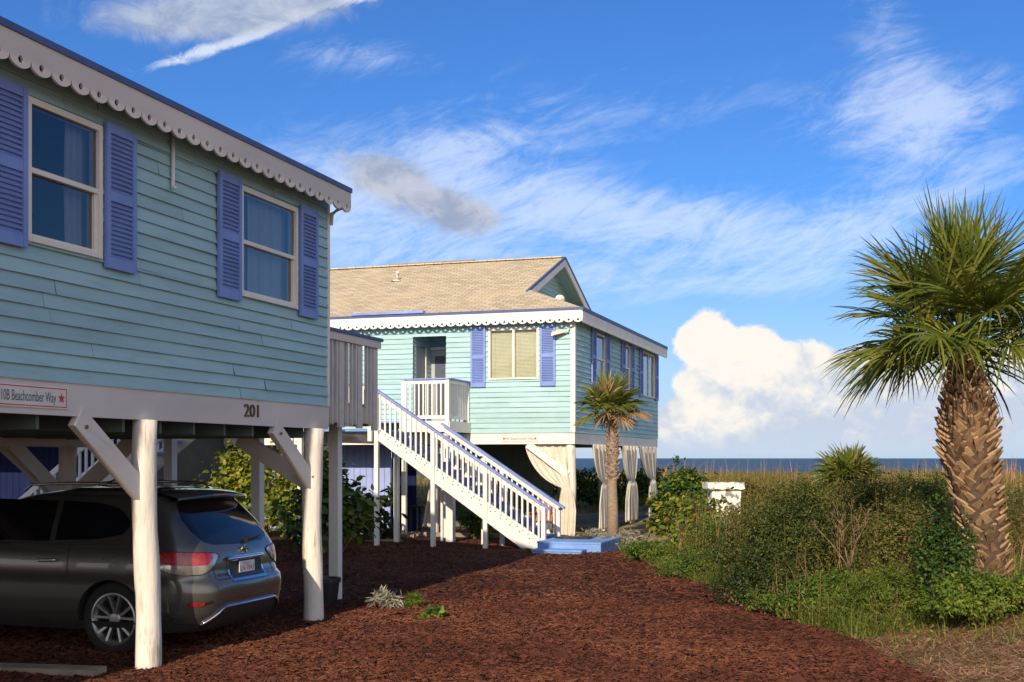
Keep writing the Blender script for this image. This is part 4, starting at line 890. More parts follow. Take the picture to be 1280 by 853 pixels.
# side glass
for mir in (False, True):
    for x0, x1, lo_, hi_ in ((-0.98, -0.10, 1.17, 1.555), (-1.95, -1.04, 1.16, 1.59), (-2.62, -2.01, 1.15, 1.57)):
        w = MB()
        if x1 > -0.2: patch(w, -0.72, 0.16, lambda s: lerp(s, [-0.72, -0.2, 0.10, 0.16], [1.19, 1.21, 1.26, 1.33]), lambda s: lerp(s, [-0.72, -0.25, 0.02, 0.16], [1.60, 1.58, 1.52, 1.40]), 0.004, 16, 8, mir, True)
        elif x1 > -1.2: patch(w, -1.72, -0.79, lambda s: 1.18, lambda s: lerp(s, [-1.72, -0.79], [1.615, 1.60]), 0.004, 10, 8, mir, True)
        else: patch(w, -2.52, -1.80, lambda s: 1.17, lambda s: lerp(s, [-2.52, -2.2, -1.80], [1.20, 1.38, 1.60]), 0.004, 12, 8, mir, True)
        build(w, 'side_window', M['car_glass'], suv, smooth=True)
    m_ = MB(); patch(m_, -2.60, 0.10, lambda s: lerp(s, [-2.6, -0.2, 0.10], [1.135, 1.165, 1.22]), lambda s: lerp(s, [-2.6, -0.2, 0.10], [1.150, 1.180, 1.235]), 0.010, 30, 1, mir, True); build(m_, 'chrome_strip', M['plastic'], suv)
    # door seams
    m_ = MB()
    for xx in (-1.76, -0.52, -2.66):
        patch(m_, xx-0.004, xx+0.004, lambda s: 0.50 if xx < -1 else 0.80, lambda s: 1.16, 0.0025, 1, 12, mir, True)
    build(m_, 'door_seam', M['black'], suv)
    for xx in (-0.76, -1.98):
        m_ = MB(); x_, a_ = -0, 0; hw = sec(0.97)[2]; sgn = -1 if mir else 1
        m_.tube([car(xx-0.11, sgn*(hw+0.004), 0.975), car(xx-0.09, sgn*(hw+0.035), 0.98), car(xx+0.09, sgn*(hw+0.035), 0.988), car(xx+0.11, sgn*(hw+0.004), 0.988)], [0.014, 0.017, 0.017, 0.014], 8); build(m_, 'door_handle', M['chrome'], suv, smooth=True)
    # sill and arch trim
    m_ = MB(); patch(m_, -3.3, 0.6, lambda s: 0.27, lambda s: 0.36, 0.003, 30, 2, mir, True); build(m_, 'sill_trim', M['plastic'], suv)
    # tail light: red above, clear below, wrapping round the corner
    top = lambda s: lerp(s, [0.50, 0.56, 0.8, 1.15, 1.42, 1.52], [1.045, 1.065, 1.085, 1.10, 1.105, 1.10])
    mid = lambda s: lerp(s, [0.50, 0.62, 0.68, 1.0, 1.30, 1.52], [1.043, 1.0, 0.955, 0.955, 1.0, 1.09])
    bot = lambda s: lerp(s, [0.50, 0.60, 0.75, 0.95, 1.12, 1.30, 1.52], [1.025, 0.93, 0.865, 0.86, 0.895, 0.98, 1.085])
    m_ = MB(); patch(m_, 0.48, 1.54, lambda s: bot(s)-0.010, lambda s: top(s)+0.010, 0.005, 30, 4, mir); build(m_, 'lamp_seal', M['black'], suv, smooth=True)
    m_ = MB(); patch(m_, 0.59, 1.52, mid, top, 0.010, 30, 4, mir); tl = build(m_, 'tail_light', M['lens_red'], suv, smooth=True)
    m_ = MB(); patch(m_, 0.50, 1.30, bot, lambda s: max(mid(s), bot(s)) if s > 0.6 else top(s), 0.009, 30, 3, mir); build(m_, 'reverse_lens', M['lens_clear'], tl, smooth=True)
    m_ = MB(); patch(m_, 0.80, 0.98, lambda s: 0.545, lambda s: 0.575, 0.006, 8, 2, mir); build(m_, 'reflector', M['lens_red'], suv)
    m_ = MB(); patch(m_, 0.72, 0.80, lambda s: lerp(s, [0.72, 0.80], [0.575, 0.555]), lambda s: lerp(s, [0.72, 0.80], [0.60, 0.575]), 0.008, 3, 1, mir); build(m_, 'chrome_trim', M['chrome'], suv)
    # roof rails
    sgn = -1 if mir else 1; m_ = MB(); m_.tube([car(-1.35, sgn*0.60, 1.70), car(-1.25, sgn*0.615, 1.765), car(-0.6, sgn*0.625, 1.785), car(0.1, sgn*0.615, 1.765), car(0.24, sgn*0.60, 1.70)], 0.016, 8); build(m_, 'roof_rail', M['chrome'], suv, smooth=True)
# tailgate shut line, chrome brow, plate recess, plate
m_ = MB()
for s_ in (-0.585, 0.585): patch(m_, s_-0.004, s_+0.004, lambda s: 0.79, lambda s: 0.90, 0.0025, 1, 4)
patch(m_, -0.585, 0.585, lambda s: 0.787, lambda s: 0.795, 0.003, 12, 1); build(m_, 'tailgate_seam', M['black'], suv)
m_ = MB(); patch(m_, -0.33, 0.33, lambda s: 0.775, lambda s: 0.975, 0.004, 8, 3); build(m_, 'plate_recess', M['black'], suv)
m_ = MB(); G = []
for i in range(17):
    s = -0.37+0.74*i/16; x, a = csurf(abs(s), 0.99, 0); a = math.copysign(a, s); e = 0.012 if abs(s) > 0.34 else 0.0
    G.append([car(x+0.004, a, 0.965+e), car(x+0.034, a, 0.968+e), car(x+0.038, a, 0.99), car(x+0.026, a, 1.015-e), car(x+0.002, a, 1.018-e)])
m_.grid(G); build(m_, 'chrome_brow', M['chrome'], suv, smooth=True)
m_ = MB(); patch(m_, -0.35, 0.35, lambda s: 0.762, lambda s: 0.785, 0.010, 10, 2)
for s_ in (-0.345, 0.345): patch(m_, s_-0.012, s_+0.012, lambda s: 0.785, lambda s: 0.97, 0.010, 1, 4)
build(m_, 'plate_surround', M['chrome'], suv)
m_ = MB(); xp = csurf(0, 0.87, 0.012)[0]; m_.box(CX+xp, CX+xp+0.008, CT-0.155, CT+0.155, 0.795, 0.95); pl = build(m_, 'license_plate', M['plate'], suv)
fp = lambda x, y, z: (CX+xp+0.010, CT+x-0.14, y)
m_ = MB(); m_.box(CX+xp+0.0082, CX+xp+0.0095, CT-0.15, CT+0.15, 0.800, 0.833); build(m_, 'plate_band', M['plate_blue'], pl)
m_ = MB(); add_text(m_, 'Illinois', 0.036, lambda x, y, z: (CX+xp+0.010, CT+x-0.09, 0.915+y), width=0.16); build(m_, 'plate_state', M['plate_blue'], pl)
m_ = MB(); add_text(m_, 'LN 7043', 0.085, lambda x, y, z: (CX+xp+0.010, CT+x-0.135, 0.846+y), width=0.27, bold=0.001); build(m_, 'plate_number', M['plate_red'], pl)
# emblem: ring with a bar; model lettering
m_ = MB(); xe = csurf(0, 1.065, 0.012)[0]; m_.tube([car(xe, 0.052*math.cos(k*math.pi/12), 1.07+0.046*math.sin(k*math.pi/12)) for k in range(25)], 0.008, 8); m_.box(CX+xe-0.006, CX+xe+0.010, CT-0.066, CT+0.066, 1.058, 1.081); build(m_, 'emblem', M['chrome'], suv)
m_ = MB(); add_text(m_, 'PATHFINDER', 0.040, lambda x, y, z: car(csurf(0.54-x, 0.825, 0.004)[0], 0.54-x, 0.822+y), width=0.26, bold=0.001); build(m_, 'badge', M['chrome'], suv)
# bumper insert with a chrome line
m_ = MB(); patch(m_, -0.72, 0.72, lambda s: 0.30, lambda s: lerp(abs(s), [0, 0.52, 0.72], [0.50, 0.50, 0.33]), 0.006, 30, 4); build(m_, 'bumper_insert', M['plastic'], suv, smooth=True)
m_ = MB(); G = []
for i in range(41):
    s = -0.76+1.52*i/40; z = lerp(abs(s), [0, 0.50, 0.58, 0.76], [0.515, 0.512, 0.48, 0.335]); x, a = csurf(abs(s), z, 0.006); a = math.copysign(a, s); G.append(car(x+0.008, a, z))
m_.tube(G, 0.016, 8); build(m_, 'chrome_strip', M['chrome'], suv, smooth=True)
m_ = MB(); patch(m_, 0.76, 1.35, lambda s: lerp(s, [0.76, 1.0, 1.35], [0.33, 0.36, 0.36]), lambda s: lerp(s, [0.76, 1.0, 1.35], [0.345, 0.375, 0.37]), 0.008, 12, 1, 'both'); build(m_, 'bumper_crease', M['plastic'], suv)
m_ = MB(); m_.tube([car(-0.72, 0.1, 1.74), car(-0.60, 0.1, 1.80), car(-0.30, 0.1, 1.97)], [0.03, 0.008, 0.004], 8); build(m_, 'antenna', M['black'], suv)
# wheels
def wheel(wx, sgn):
    wy = sgn*0.80; w = MB(); R = 0.385
    def ring(prof, n=44):
        q = MB(); q.lathe(0, 0, prof, n); return [(car(wx+x, wy+sgn*z, 0.385+y)) for x, y, z in q.v], q.f
    v, f = ring([(0.262, -0.10), (0.30, -0.115), (0.355, -0.112), (0.378, -0.085), (0.385, -0.05), (0.385, 0.05), (0.378, 0.085), (0.355, 0.112), (0.30, 0.115), (0.262, 0.10), (0.24, 0.09)])
    w.v, w.f = v, f[:-2]; wh = thing_part = build(w, 'wheel', M['rubber'], suv, smooth=True, fix=True)
    r = MB(); v, f = ring([(0.24, -0.09), (0.235, 0.07), (0.262, 0.10), (0.272, 0.104), (0.255, 0.108), (0.238, 0.085), (0.225, 0.06), (0.225, -0.09)]); r.v, r.f = v, f[:-2]
    i = len(r.v)
    for k in range(5):
        for sp2 in (-1, 1):
            a0 = 2*math.pi*k/5+0.3; p = []
            c0, c1 = a0+sp2*0.10, a0+sp2*0.27
            P3 = lambda rr_, an, d: car(wx+rr_*math.cos(an), wy+sgn*d, 0.385+rr_*math.sin(an))
            w0_, w1_ = 0.17, 0.085
            r.hexa([P3(0.055, c0-w0_*1.4, 0.02), P3(0.055, c0+w0_*1.4, 0.02), P3(0.248, c1+w1_, 0.045), P3(0.248, c1-w1_, 0.045), P3(0.055, c0-w0_*1.2, 0.075), P3(0.055, c0+w0_*1.2, 0.075), P3(0.248, c1+w1_*0.7, 0.098), P3(0.248, c1-w1_*0.7, 0.098)])
    build(r, 'rim', M['alloy'], wh, fix=True)
    hb = MB(); v, f = ring([(0.07, 0.0), (0.07, 0.075), (0.055, 0.088), (0.02, 0.09)], 24); hb.v, hb.f = v, f; build(hb, 'hub_cap', M['alloy'], wh, fix=True)
    dk_ = MB(); v, f = ring([(0.02, -0.03), (0.20, -0.03), (0.20, -0.05), (0.02, -0.05)], 32); dk_.v, dk_.f = v, f; build(dk_, 'brake_disc', M['plastic'], wh, fix=True)
for wx in (0.0, -2.9):
    for sgn in (1, -1): wheel(wx, sgn)
m_ = MB(); m_.box(CX-3.3, CX+0.5, CT-0.60, CT+0.60, 0.22, 0.42); build(m_, 'chassis', M['plastic'], suv)
for sgn in (1, -1):
    m_ = MB(); m_.tube([car(-2.25, sgn*0.93, 1.10), car(-2.25, sgn*1.02, 1.13)], 0.025, 8); m_.hexa([car(-2.33, sgn*1.0, 1.07), car(-2.18, sgn*1.0, 1.07), car(-2.18, sgn*1.16, 1.08), car(-2.33, sgn*1.14, 1.08), car(-2.31, sgn*1.0, 1.22), car(-2.19, sgn*1.0, 1.22), car(-2.19, sgn*1.16, 1.21), car(-2.31, sgn*1.13, 1.21)]); build(m_, 'wing_mirror', M['paint'], suv, fix=True)
    m_ = MB(); G = []
    for i in range(9):
        u = i/8; G.append([car(-3.86+0.62*u, sgn*(0.62+0.335*u**0.6), 0.80+0.10*u+0.16*j/3) for j in range(4)])
    m_.grid(G); build(m_, 'headlight', M['lens_clear'], suv, smooth=True)
# ================================================================== FABRIC AND YARD THINGS
M['orange'] = mat('orange_cushion', (0.55, 0.13, 0.05), 0.8, 0.1)
def drape(name, label, fn, u0, u1, tie, ztop, ztie, zbot, wtie, wbot, folds, group=None, seed=0):
    """curtain hung from u0..u1, gathered at tie and falling straight below; fn(u, depth, z) -> site point"""
    rr = random.Random(seed); n = 90; m = 46; G = []; ph = [rr.uniform(0, 6) for _ in range(4)]
    for j in range(m+1):
        v = j/m; R = []
        for i in range(n+1):
            q = i/n
            if v < 0.55:
                k = v/0.55; top = u0+(u1-u0)*q; tgt = tie+(q-0.5)*wtie
                far = abs(top-tie); sag = (1-(1-k)**1.6)
                u = top+(tgt-top)*(k**(1.25+0.5*min(far, 1.2))); z = ztop+(ztie-ztop)*k-0.32*min(far, 1.4)*math.sin(math.pi*k)*0.55*k
                amp = 0.035*(1-abs(k-0.15))+0.02
            else:
                k = (v-0.55)/0.45; w = wtie+(wbot-wtie)*min(1, k*2.2)**0.6; u = tie+(q-0.5)*w+0.02*math.sin(k*3+ph[0]); z = ztie+(zbot-ztie)*k; amp = 0.035+0.02*k
            d = amp*math.sin(q*folds*6.283+ph[1]+0.8*math.sin(v*3+q*5))+0.35*amp*math.sin(q*folds*2.7*6.283+ph[2])
            if abs(v-0.55) < 0.03: d *= 0.5
            R.append(fn(u, d, z+0.012*math.sin(q*folds*6.283+ph[3])*(v > 0.9)))
        G.append(R)
    mb = MB(); mb.grid(G); b = Vector(fn(tie, 0, zbot)); o = build(mb, name, M['canvas'], base=b, smooth=True)
    s_ = o.modifiers.new('cloth', 'SOLIDIFY'); s_.thickness = 0.006
    return tag(o, label, 'curtain', group)
ff = lambda u, d, z: (u, HT+0.13+0.4*d-0.15*max(0.0, 1-abs(u-(HO-0.12))/0.45)**0.7*(1 if z < 1.9 else max(0.0, 1-(z-1.9)/0.4)), z); fr_ = lambda u, d, z: (HO+0.02+d*0.8, u, z)
drape('curtain', 'wide cream canvas curtain swagged to the round front corner post of the far house', ff, -2.45, -1.33, HO-0.22, 2.43, 1.28, 0.02, 0.24, 0.50, 6, seed=1)
drape('curtain', 'cream canvas curtain tied back on the far house, just left of the small palm', fr_, HT+1.9, HT+3.9, HT+3.35, 2.43, 1.35, 0.05, 0.70, 1.5, 5, seed=2)
drape('curtain', 'cream canvas curtain tied back on the far house, just right of the small palm', fr_, HT+5.6, HT+7.6, HT+6.9, 2.43, 1.35, 0.10, 0.8, 1.6, 5, seed=3)
drape('curtain', 'cream canvas curtain at the far right corner post of the house, beside the sea grape', fr_, HT+7.9, HT+10.9, HT+10.2, 2.43, 1.35, 0.10, 0.75, 1.35, 5, seed=4)
def towel(label, o, t, z0_, z1_, w0_, w1_, seed):
    rr = random.Random(seed); G = []; n = 40
    for j in range(25):
        v = j/24; w = w0_+(w1_-w0_)*v**0.8; G.append([(o+(q/n-0.5)*w-0.10*v, t+0.035*math.sin(q*0.8+seed+v)+0.02*math.sin(q*0.31), z1_+(z0_-z1_)*v+0.02*math.sin(q*0.8)*(v > 0.9)) for q in range(n+1)])
    mb = MB(); mb.grid(G); o_ = build(mb, 'curtain', M['canvas'], base=(o, t, z0_), smooth=True); s_ = o_.modifiers.new('cloth', 'SOLIDIFY'); s_.thickness = 0.006; tag(o_, label, 'curtain')
towel('cream canvas curtain hanging in the shade behind the stairs, gathered at its top', -4.95, HT+0.12, 0.20, 1.55, 0.32, 0.62, 2)
# wash post: square white column with a round dial and a thin post beside it
wp = thing('wash_post', 'white square wash post with a small round dial under the staircase', 'post', (-3.4, 17.2, 0))
wo, wt = -3.30, 16.9
mb = MB(); mb.box(wo-0.09, wo+0.09, wt-0.09, wt+0.09, -0.03, 1.42); build(mb, 'column', M['white'], wp)
mb = MB(); mb.box(wo-0.22, wo+0.16, wt-0.13, wt+0.12, 1.18, 1.28); build(mb, 'shelf', M['white'], wp); mb = MB(); mb.box(wo-0.24, wo-0.185, wt-0.05, wt+0.01, -0.03, 1.178); build(mb, 'side_post', M['white'], wp)
mb = MB(); mb.tube([(wo+0.0, wt-0.092, 1.40), (wo+0.0, wt-0.125, 1.40)], 0.085, 24); dl = build(mb, 'dial', M['white'], wp); mb = MB(); mb.tube([(wo, wt-0.124, 1.40), (wo, wt-0.129, 1.40)], 0.068, 24); build(mb, 'dial_face', M['pale_green'], dl)
# partitions and boards under the far house
def wallbox(name, label, m, o0, o1, t, z1, boards=None, th=0.06):
    mb = MB()
    if boards:
        k = o0
        while k < o1-0.01: mb.box(k, min(k+boards-0.012, o1), t+random.uniform(-0.006, 0.006), t+th, -0.02, z1); k += boards
    else: mb.box(o0, o1, t, t+th, -0.02, z1)
    return tag(build(mb, name, M[m], base=((o0+o1)/2, t, 0)), label, 'wall')
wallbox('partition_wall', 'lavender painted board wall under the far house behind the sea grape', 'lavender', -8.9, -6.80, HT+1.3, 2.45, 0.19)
wallbox('partition_wall', 'narrow board wall right of the lavender boards, its shade painted in navy', 'navy', -6.78, -6.05, HT+1.3, 2.45, 0.19)  # navy colour stands in for the unlit end of the lavender boards
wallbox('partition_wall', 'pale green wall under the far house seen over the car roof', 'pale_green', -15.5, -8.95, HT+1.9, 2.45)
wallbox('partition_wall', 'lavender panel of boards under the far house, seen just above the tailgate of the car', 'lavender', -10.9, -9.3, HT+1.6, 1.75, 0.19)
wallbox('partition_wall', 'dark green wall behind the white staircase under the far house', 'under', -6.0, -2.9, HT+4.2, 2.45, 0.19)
ed = thing('edging_boards', 'low weathered timber platform on the mulch behind the stair posts', 'platform', (-5, 17, 0))
mb = MB()
for k in range(6): mb.box(-7.2, -5.3+0.1*k, 17.2+k*0.2, 17.2+k*0.2+0.19, 0.02, 0.13)
build(mb, 'deck_boards', M['wood'], ed); mb = MB(); mb.box(-5.2, -0.95, HT-1.2, HT-1.1, 0.0, 0.14); build(mb, 'edging', M['wood'], ed)
for o, t_, a in ((-4.9, 16.6, 0.2), (-6.1, 15.9, -0.3)):
    mb = MB(); mb.bar((o-0.45, t_-0.1, 0.07), (o+0.45, t_+a*0.4, 0.075), 0.16, 0.05); tag(build(mb, 'loose_board', M['wood'], base=(o, t_, 0.05)), 'loose grey board on the mulch near the stair posts' if o > -5 else 'loose grey board on the mulch beside the sea grape', 'board')
mb = MB(); X_ = px(45, 11.2); o, t_ = to_site(X_, 11.2); mb.bar((o-0.9, t_-0.10, 0.075), (o+0.62, t_+0.12, 0.075), 0.24, 0.06); tag(build(mb, 'plank', M['wood'], base=(o, t_, 0.05)), 'weathered plank on the mulch in front of the car', 'board')
def pot(label, o, t_, r, h, m, plant=None):
    p = thing('plant_pot', label, 'pot', (o, t_, 0)); mb = MB(); mb.lathe(o, t_, [(r*0.72, 0.0), (r*0.95, h*0.85), (r*1.06, h*0.86), (r*1.06, h), (r*0.9, h), (r*0.85, h*0.9)], 20); build(mb, 'vessel', M[m], p, smooth=False); return p
X_ = px(408, 16.4); o, t_ = to_site(X_, 16.4); pot('black nursery pot standing behind the deck post', o, t_, 0.19, 0.42, 'black')
o, t_ = to_site(px(603, 31.2), 31.2); pot('terracotta pot under the far house behind the stair rail', o, t_, 0.22, 0.40, 'terra')
# adirondack style chair under the far house
ch = thing('garden_chair', 'orange slatted garden chair under the far house behind the stair foot', 'chair', (-2.3, HT+1.0, 0))
co, ct = -2.35, HT+1.3
mb = MB()
for k in range(5): mb.box(co-0.25, co+0.25, ct-0.30+k*0.11, ct-0.30+k*0.11+0.09, 0.36-0.02*k, 0.385-0.02*k)
build(mb, 'seat', M['orange'], ch); mb = MB()
for k in range(5): mb.bar((co-0.22+k*0.11, ct+0.24, 0.30), (co-0.24+k*0.12, ct+0.50, 1.0-0.03*abs(k-2)), 0.09, 0.02)
build(mb, 'backrest', M['orange'], ch)
for s_ in (-1, 1):
    for tt, zz in ((-0.28, 0.56), (0.26, 0.32)): mb = MB(); mb.box(co+s_*0.28-0.02, co+s_*0.28+0.02, ct+tt-0.04, ct+tt+0.04, 0, zz); build(mb, 'leg', M['orange'], ch)
    mb = MB(); mb.box(co+s_*0.29-0.06, co+s_*0.29+0.06, ct-0.36, ct+0.36, 0.56, 0.585); build(mb, 'armrest', M['orange'], ch)
# table in the shade
tb = thing('patio_table', 'dark patio table in the shade under the far house', 'table', (-5.3, HT+0.9, 0))
mb = MB(); mb.box(-6.0, -5.0, HT+0.5, HT+1.3, 0.70, 0.75); build(mb, 'tabletop', M['black'], tb)
for a in (-5.9, -5.1):
    for b_ in (HT+0.58, HT+1.22): mb = MB(); mb.box(a-0.03, a+0.03, b_-0.03, b_+0.03, 0, 0.70); build(mb, 'leg', M['black'], tb)
# second staircase and dark building far back under the near house
bb = thing('neighbour_house', 'dark blue boarded house glimpsed under the near house behind the crossed braces', 'house', (-14, 12, 0))
mb = MB()
for k in range(40): mb.box(-19+k*0.19, -19+k*0.19+0.18, 15.5+random.uniform(-.005, .005), 15.58, 0, 3.0)
build(mb, 'wall', M['navy'], bb); mb = MB(); mb.box(-19, -11.4, 15.585, 22, 0, 2.98); build(mb, 'core', M['dark_in'], bb); mb = MB(); mb.box(-19.2, -10.6, 12.8, 22.2, 3.0, 3.15); build(mb, 'roof', M['trim_blue'], bb)  # unseen roof slab drawn out forwards to throw shade on the navy wall
s2 = thing('staircase', 'white railed staircase with blue treads half hidden behind the car under the near house', 'stairs', (-8, 8, 0))
S0, S1, sb, stt = -9.2, -5.6, 8.6, 9.6
def s2z(o): return 0.0+(o-S0)/(S1-S0)*2.6
mb = MB()
for tt in (sb, stt): mb.bar((S0, tt, s2z(S0)), (S1, tt, s2z(S1)), 0.05, 0.28)
build(mb, 'stringer', M['beam'], s2)
for k in range(12): o = S0+0.3*k; mb = MB(); mb.box(o, o+0.31, sb+0.03, stt-0.03, s2z(o+0.3)-0.04, s2z(o+0.3)); build(mb, 'tread', M['step_blue'], s2)
for tt in (sb, stt):
    mb = MB(); mb.bar((S0, tt, s2z(S0)+0.92), (S1, tt, s2z(S1)+0.92), 0.05, 0.10); r = build(mb, 'railing', M['white'], s2); mb = MB(); mb.box(S0+0.1-0.02, S0+0.1+0.02, tt-0.02, tt+0.02, s2z(S0)+0.14, s2z(S0)+0.93); q = build(mb, 'baluster', M['white'], r); copies(q, [(0.14*k, 0, 0.14*k/(S1-S0)*2.6) for k in range(1, 25)], r)
# weathered white block on the dune
wb = thing('stone_pedestal', 'peeling white concrete block with a flat cap among the dune plants', 'pedestal', (px(905, 27), 27, tz(px(905, 27), 27)), WORLD)
bx_, by_ = px(905, 27), 27.0; bz_ = tz(bx_, by_)
def rough(mb, x0, x1, y0, y1, z0_, z1_, n=7, j=0.012):
    for ax in range(6):
        G = []
        for a in range(n+1):
            R = []
            for c in range(n+1):
                u, v = a/n, c/n
                p = {0: (x0+(x1-x0)*u, y0, z0_+(z1_-z0_)*v), 1: (x0+(x1-x0)*u, y1, z0_+(z1_-z0_)*v), 2: (x0, y0+(y1-y0)*u, z0_+(z1_-z0_)*v), 3: (x1, y0+(y1-y0)*u, z0_+(z1_-z0_)*v), 4: (x0+(x1-x0)*u, y0+(y1-y0)*v, z1_), 5: (x0+(x1-x0)*u, y0+(y1-y0)*v, z0_)}[ax]
                h = [math.sin(p[0]*31+p[1]*17+p[2]*23+k*2.1)*j for k in range(3)]; R.append((p[0]+h[0], p[1]+h[1], p[2]+h[2]))
            G.append(R)
        mb.grid(G)
mb = MB(); rough(mb, bx_-0.32, bx_+0.32, by_-0.3, by_+0.3, bz_-0.1, 1.34); build(mb, 'block', M['stone'], wb, fix=True)
mb = MB(); rough(mb, bx_-0.42, bx_+0.40, by_-0.38, by_+0.38, 1.36, 1.50, 8, 0.014); build(mb, 'cap', M['stone'], wb, fix=True)

# ================================================================== PLANTS
TMPL = {'diamond': [(0, 0), (0.45, 0.5), (1, 0), (0.45, -0.5)], 'round': [(0, 0), (0.22, 0.46), (0.68, 0.48), (1, 0), (0.68, -0.48), (0.22, -0.46)], 'blade': [(0, 0.25), (0.6, 0.5), (1, 0), (0, -0.25)]}
def unit(v): return v/np.maximum(np.linalg.norm(v, axis=1, keepdims=True), 1e-6)
def leaves(pos, out, L, w, tm='diamond', up=0.4, spread=0.9, droop=0.0):
    n = len(pos); nrm = unit(out*0.8+np.array([0, 0, up])+RNG.normal(0, spread*0.6, (n, 3)))
    d = RNG.normal(0, 1, (n, 3))+out*0.8+np.array([0, 0, 0.2-droop]); d = unit(d-nrm*np.sum(d*nrm, 1, keepdims=True)); s = np.cross(nrm, d)
    Ls = (L*RNG.uniform(0.6, 1.25, n))[:, None]; ws = Ls*w
    V = [pos+d*Ls*a+s*ws*c+nrm*Ls*(-0.12 if abs(c) < 0.01 and a > 0.5 else 0) for a, c in TMPL[tm]]
    return np.stack(V, 1).reshape(-1, 3)
def shrub(name, label, x, y, rx, ry, h, n, L, m, tm='diamond', w=0.5, nc=16, cat='bush', group=None, zoff=0.0, stems=True, low=0.1, extra=None, clump=0.36, top_bias=0.0, z0=None, flat=1.0):
    z = tz(x, y)+zoff if z0 is None else z0; r_ = thing(name, label, cat, (x, y, z), WORLD, group); B = np.array([x, y, z])
    cs = []; R = RNG
    for k in range(nc):
        a = R.uniform(0, 2*np.pi); e = R.uniform(low, 1.0)**0.8; q = math.sqrt(max(0.0, 1-e*e*0.96)); rad_ = R.uniform(0.40, 0.98)
        cs.append((math.cos(a)*rx*q*rad_, math.sin(a)*ry*q*rad_, h*(0.12+0.74*e)*R.uniform(0.8, 1.08)))
    cs.append((0, 0, h*0.78)); cs.append((0, 0, h*0.4)); cs = np.array(cs); nn = len(cs)
    per = R.dirichlet(np.ones(nn)*5)*n; P = []; O = []
    for c, k in zip(cs, per.astype(int)):
        cr = clump*R.uniform(0.7, 1.3); u = unit(R.normal(0, 1, (k, 3))); rr = R.uniform(0.25, 1.0, (k, 1))**0.5*(1+0.32*R.normal(0, 1, (k, 1)))
        p = c+u*rr*np.array([rx, ry, h*0.75*flat])*cr; P.append(p); O.append(unit(u+unit(p/np.array([rx, ry, h]))*0.6))
    P = np.concatenate(P); O = np.concatenate(O); fq = 1.1/max(L*2.2, 0.12); gap = vnoise(P[:, 0]*fq+P[:, 2]*fq*0.6+x*3, P[:, 1]*fq-P[:, 2]*fq*0.8, 77)
    k = (P[:, 2] > 0.01) & ((gap > 0.36) | (R.uniform(0, 1, len(P)) < 0.25)); P, O = P[k], O[k]
    if extra:
        for mm_, frac in extra:
            sel = R.choice(len(P), int(len(P)*frac), replace=False); build_np('foliage', leaves(P[sel]*1.03+B, O[sel], L, w, tm), len(TMPL[tm]), M[mm_], r_)
    ns = int(n/150); sel = R.choice(len(P), max(ns, 3)); SP = []; SO = []
    for i in sel:
        d = unit((O[i]+np.array([R.normal(0, .3), R.normal(0, .3), 0.5]))[None])[0]; ln = R.uniform(0.08, 0.26)*h
        u = np.linspace(0, 1, 16)[:, None]; SP.append(P[i]+d*ln*u+R.normal(0, 0.012, (16, 3))+np.array([0, 0, -0.12])*ln*u*u); SO.append(unit(d+R.normal(0, .7, (16, 3))))
    build_np('foliage', leaves(np.concatenate([P]+SP)+B, np.concatenate([O]+SO), L, w, tm), len(TMPL[tm]), M[m], r_)
    if stems:
        mb = MB()
        for c in cs[:14]:
            c = Vector(c); b_ = Vector((c.x*0.15+random.uniform(-.06, .06), c.y*0.15+random.uniform(-.06, .06), -0.05)); mid = b_.lerp(c, 0.5)+Vector((random.uniform(-.1, .1)*rx, random.uniform(-.1, .1)*ry, 0.05*h)); off = Vector((x, y, z))
            mb.tube([b_+off, mid+off, c+off], [0.022, 0.014, 0.006], 6)
        build(mb, 'stems', M['twig'], r_, smooth=True)
    return r_
def at(xp, Y): return px(xp, Y), Y
# under and behind the houses
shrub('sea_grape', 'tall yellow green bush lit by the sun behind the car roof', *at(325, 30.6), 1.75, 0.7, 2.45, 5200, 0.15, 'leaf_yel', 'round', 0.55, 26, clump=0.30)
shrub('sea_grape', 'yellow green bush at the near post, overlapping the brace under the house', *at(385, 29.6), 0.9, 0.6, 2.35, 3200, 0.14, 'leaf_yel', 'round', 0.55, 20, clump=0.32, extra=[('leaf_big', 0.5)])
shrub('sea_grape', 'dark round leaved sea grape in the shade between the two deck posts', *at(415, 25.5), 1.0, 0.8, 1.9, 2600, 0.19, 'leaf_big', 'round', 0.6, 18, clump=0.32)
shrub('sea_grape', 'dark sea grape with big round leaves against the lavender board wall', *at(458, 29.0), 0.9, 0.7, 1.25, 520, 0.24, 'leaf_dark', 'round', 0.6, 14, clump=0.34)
shrub('sea_grape', 'small sunlit green bush seen through the gap left of the near post', *at(175, 33.0), 1.2, 0.7, 2.3, 2200, 0.14, 'leaf_yel', 'round', 0.55, 16, clump=0.30)
shrub('potted_plant', 'leafy dark plant in the shade behind the wash post', *at(596, 29.6), 0.6, 0.5, 0.95, 700, 0.20, 'leaf_mid', 'blade', 0.25, 9)
shrub('hedge', 'dark green hedge seen through the open ground floor of the far house', *at(775, 47.5), 4.2, 1.2, 1.75, 9000, 0.13, 'leaf_mid', 'round', 0.55, 40, clump=0.18, z0=-0.1)
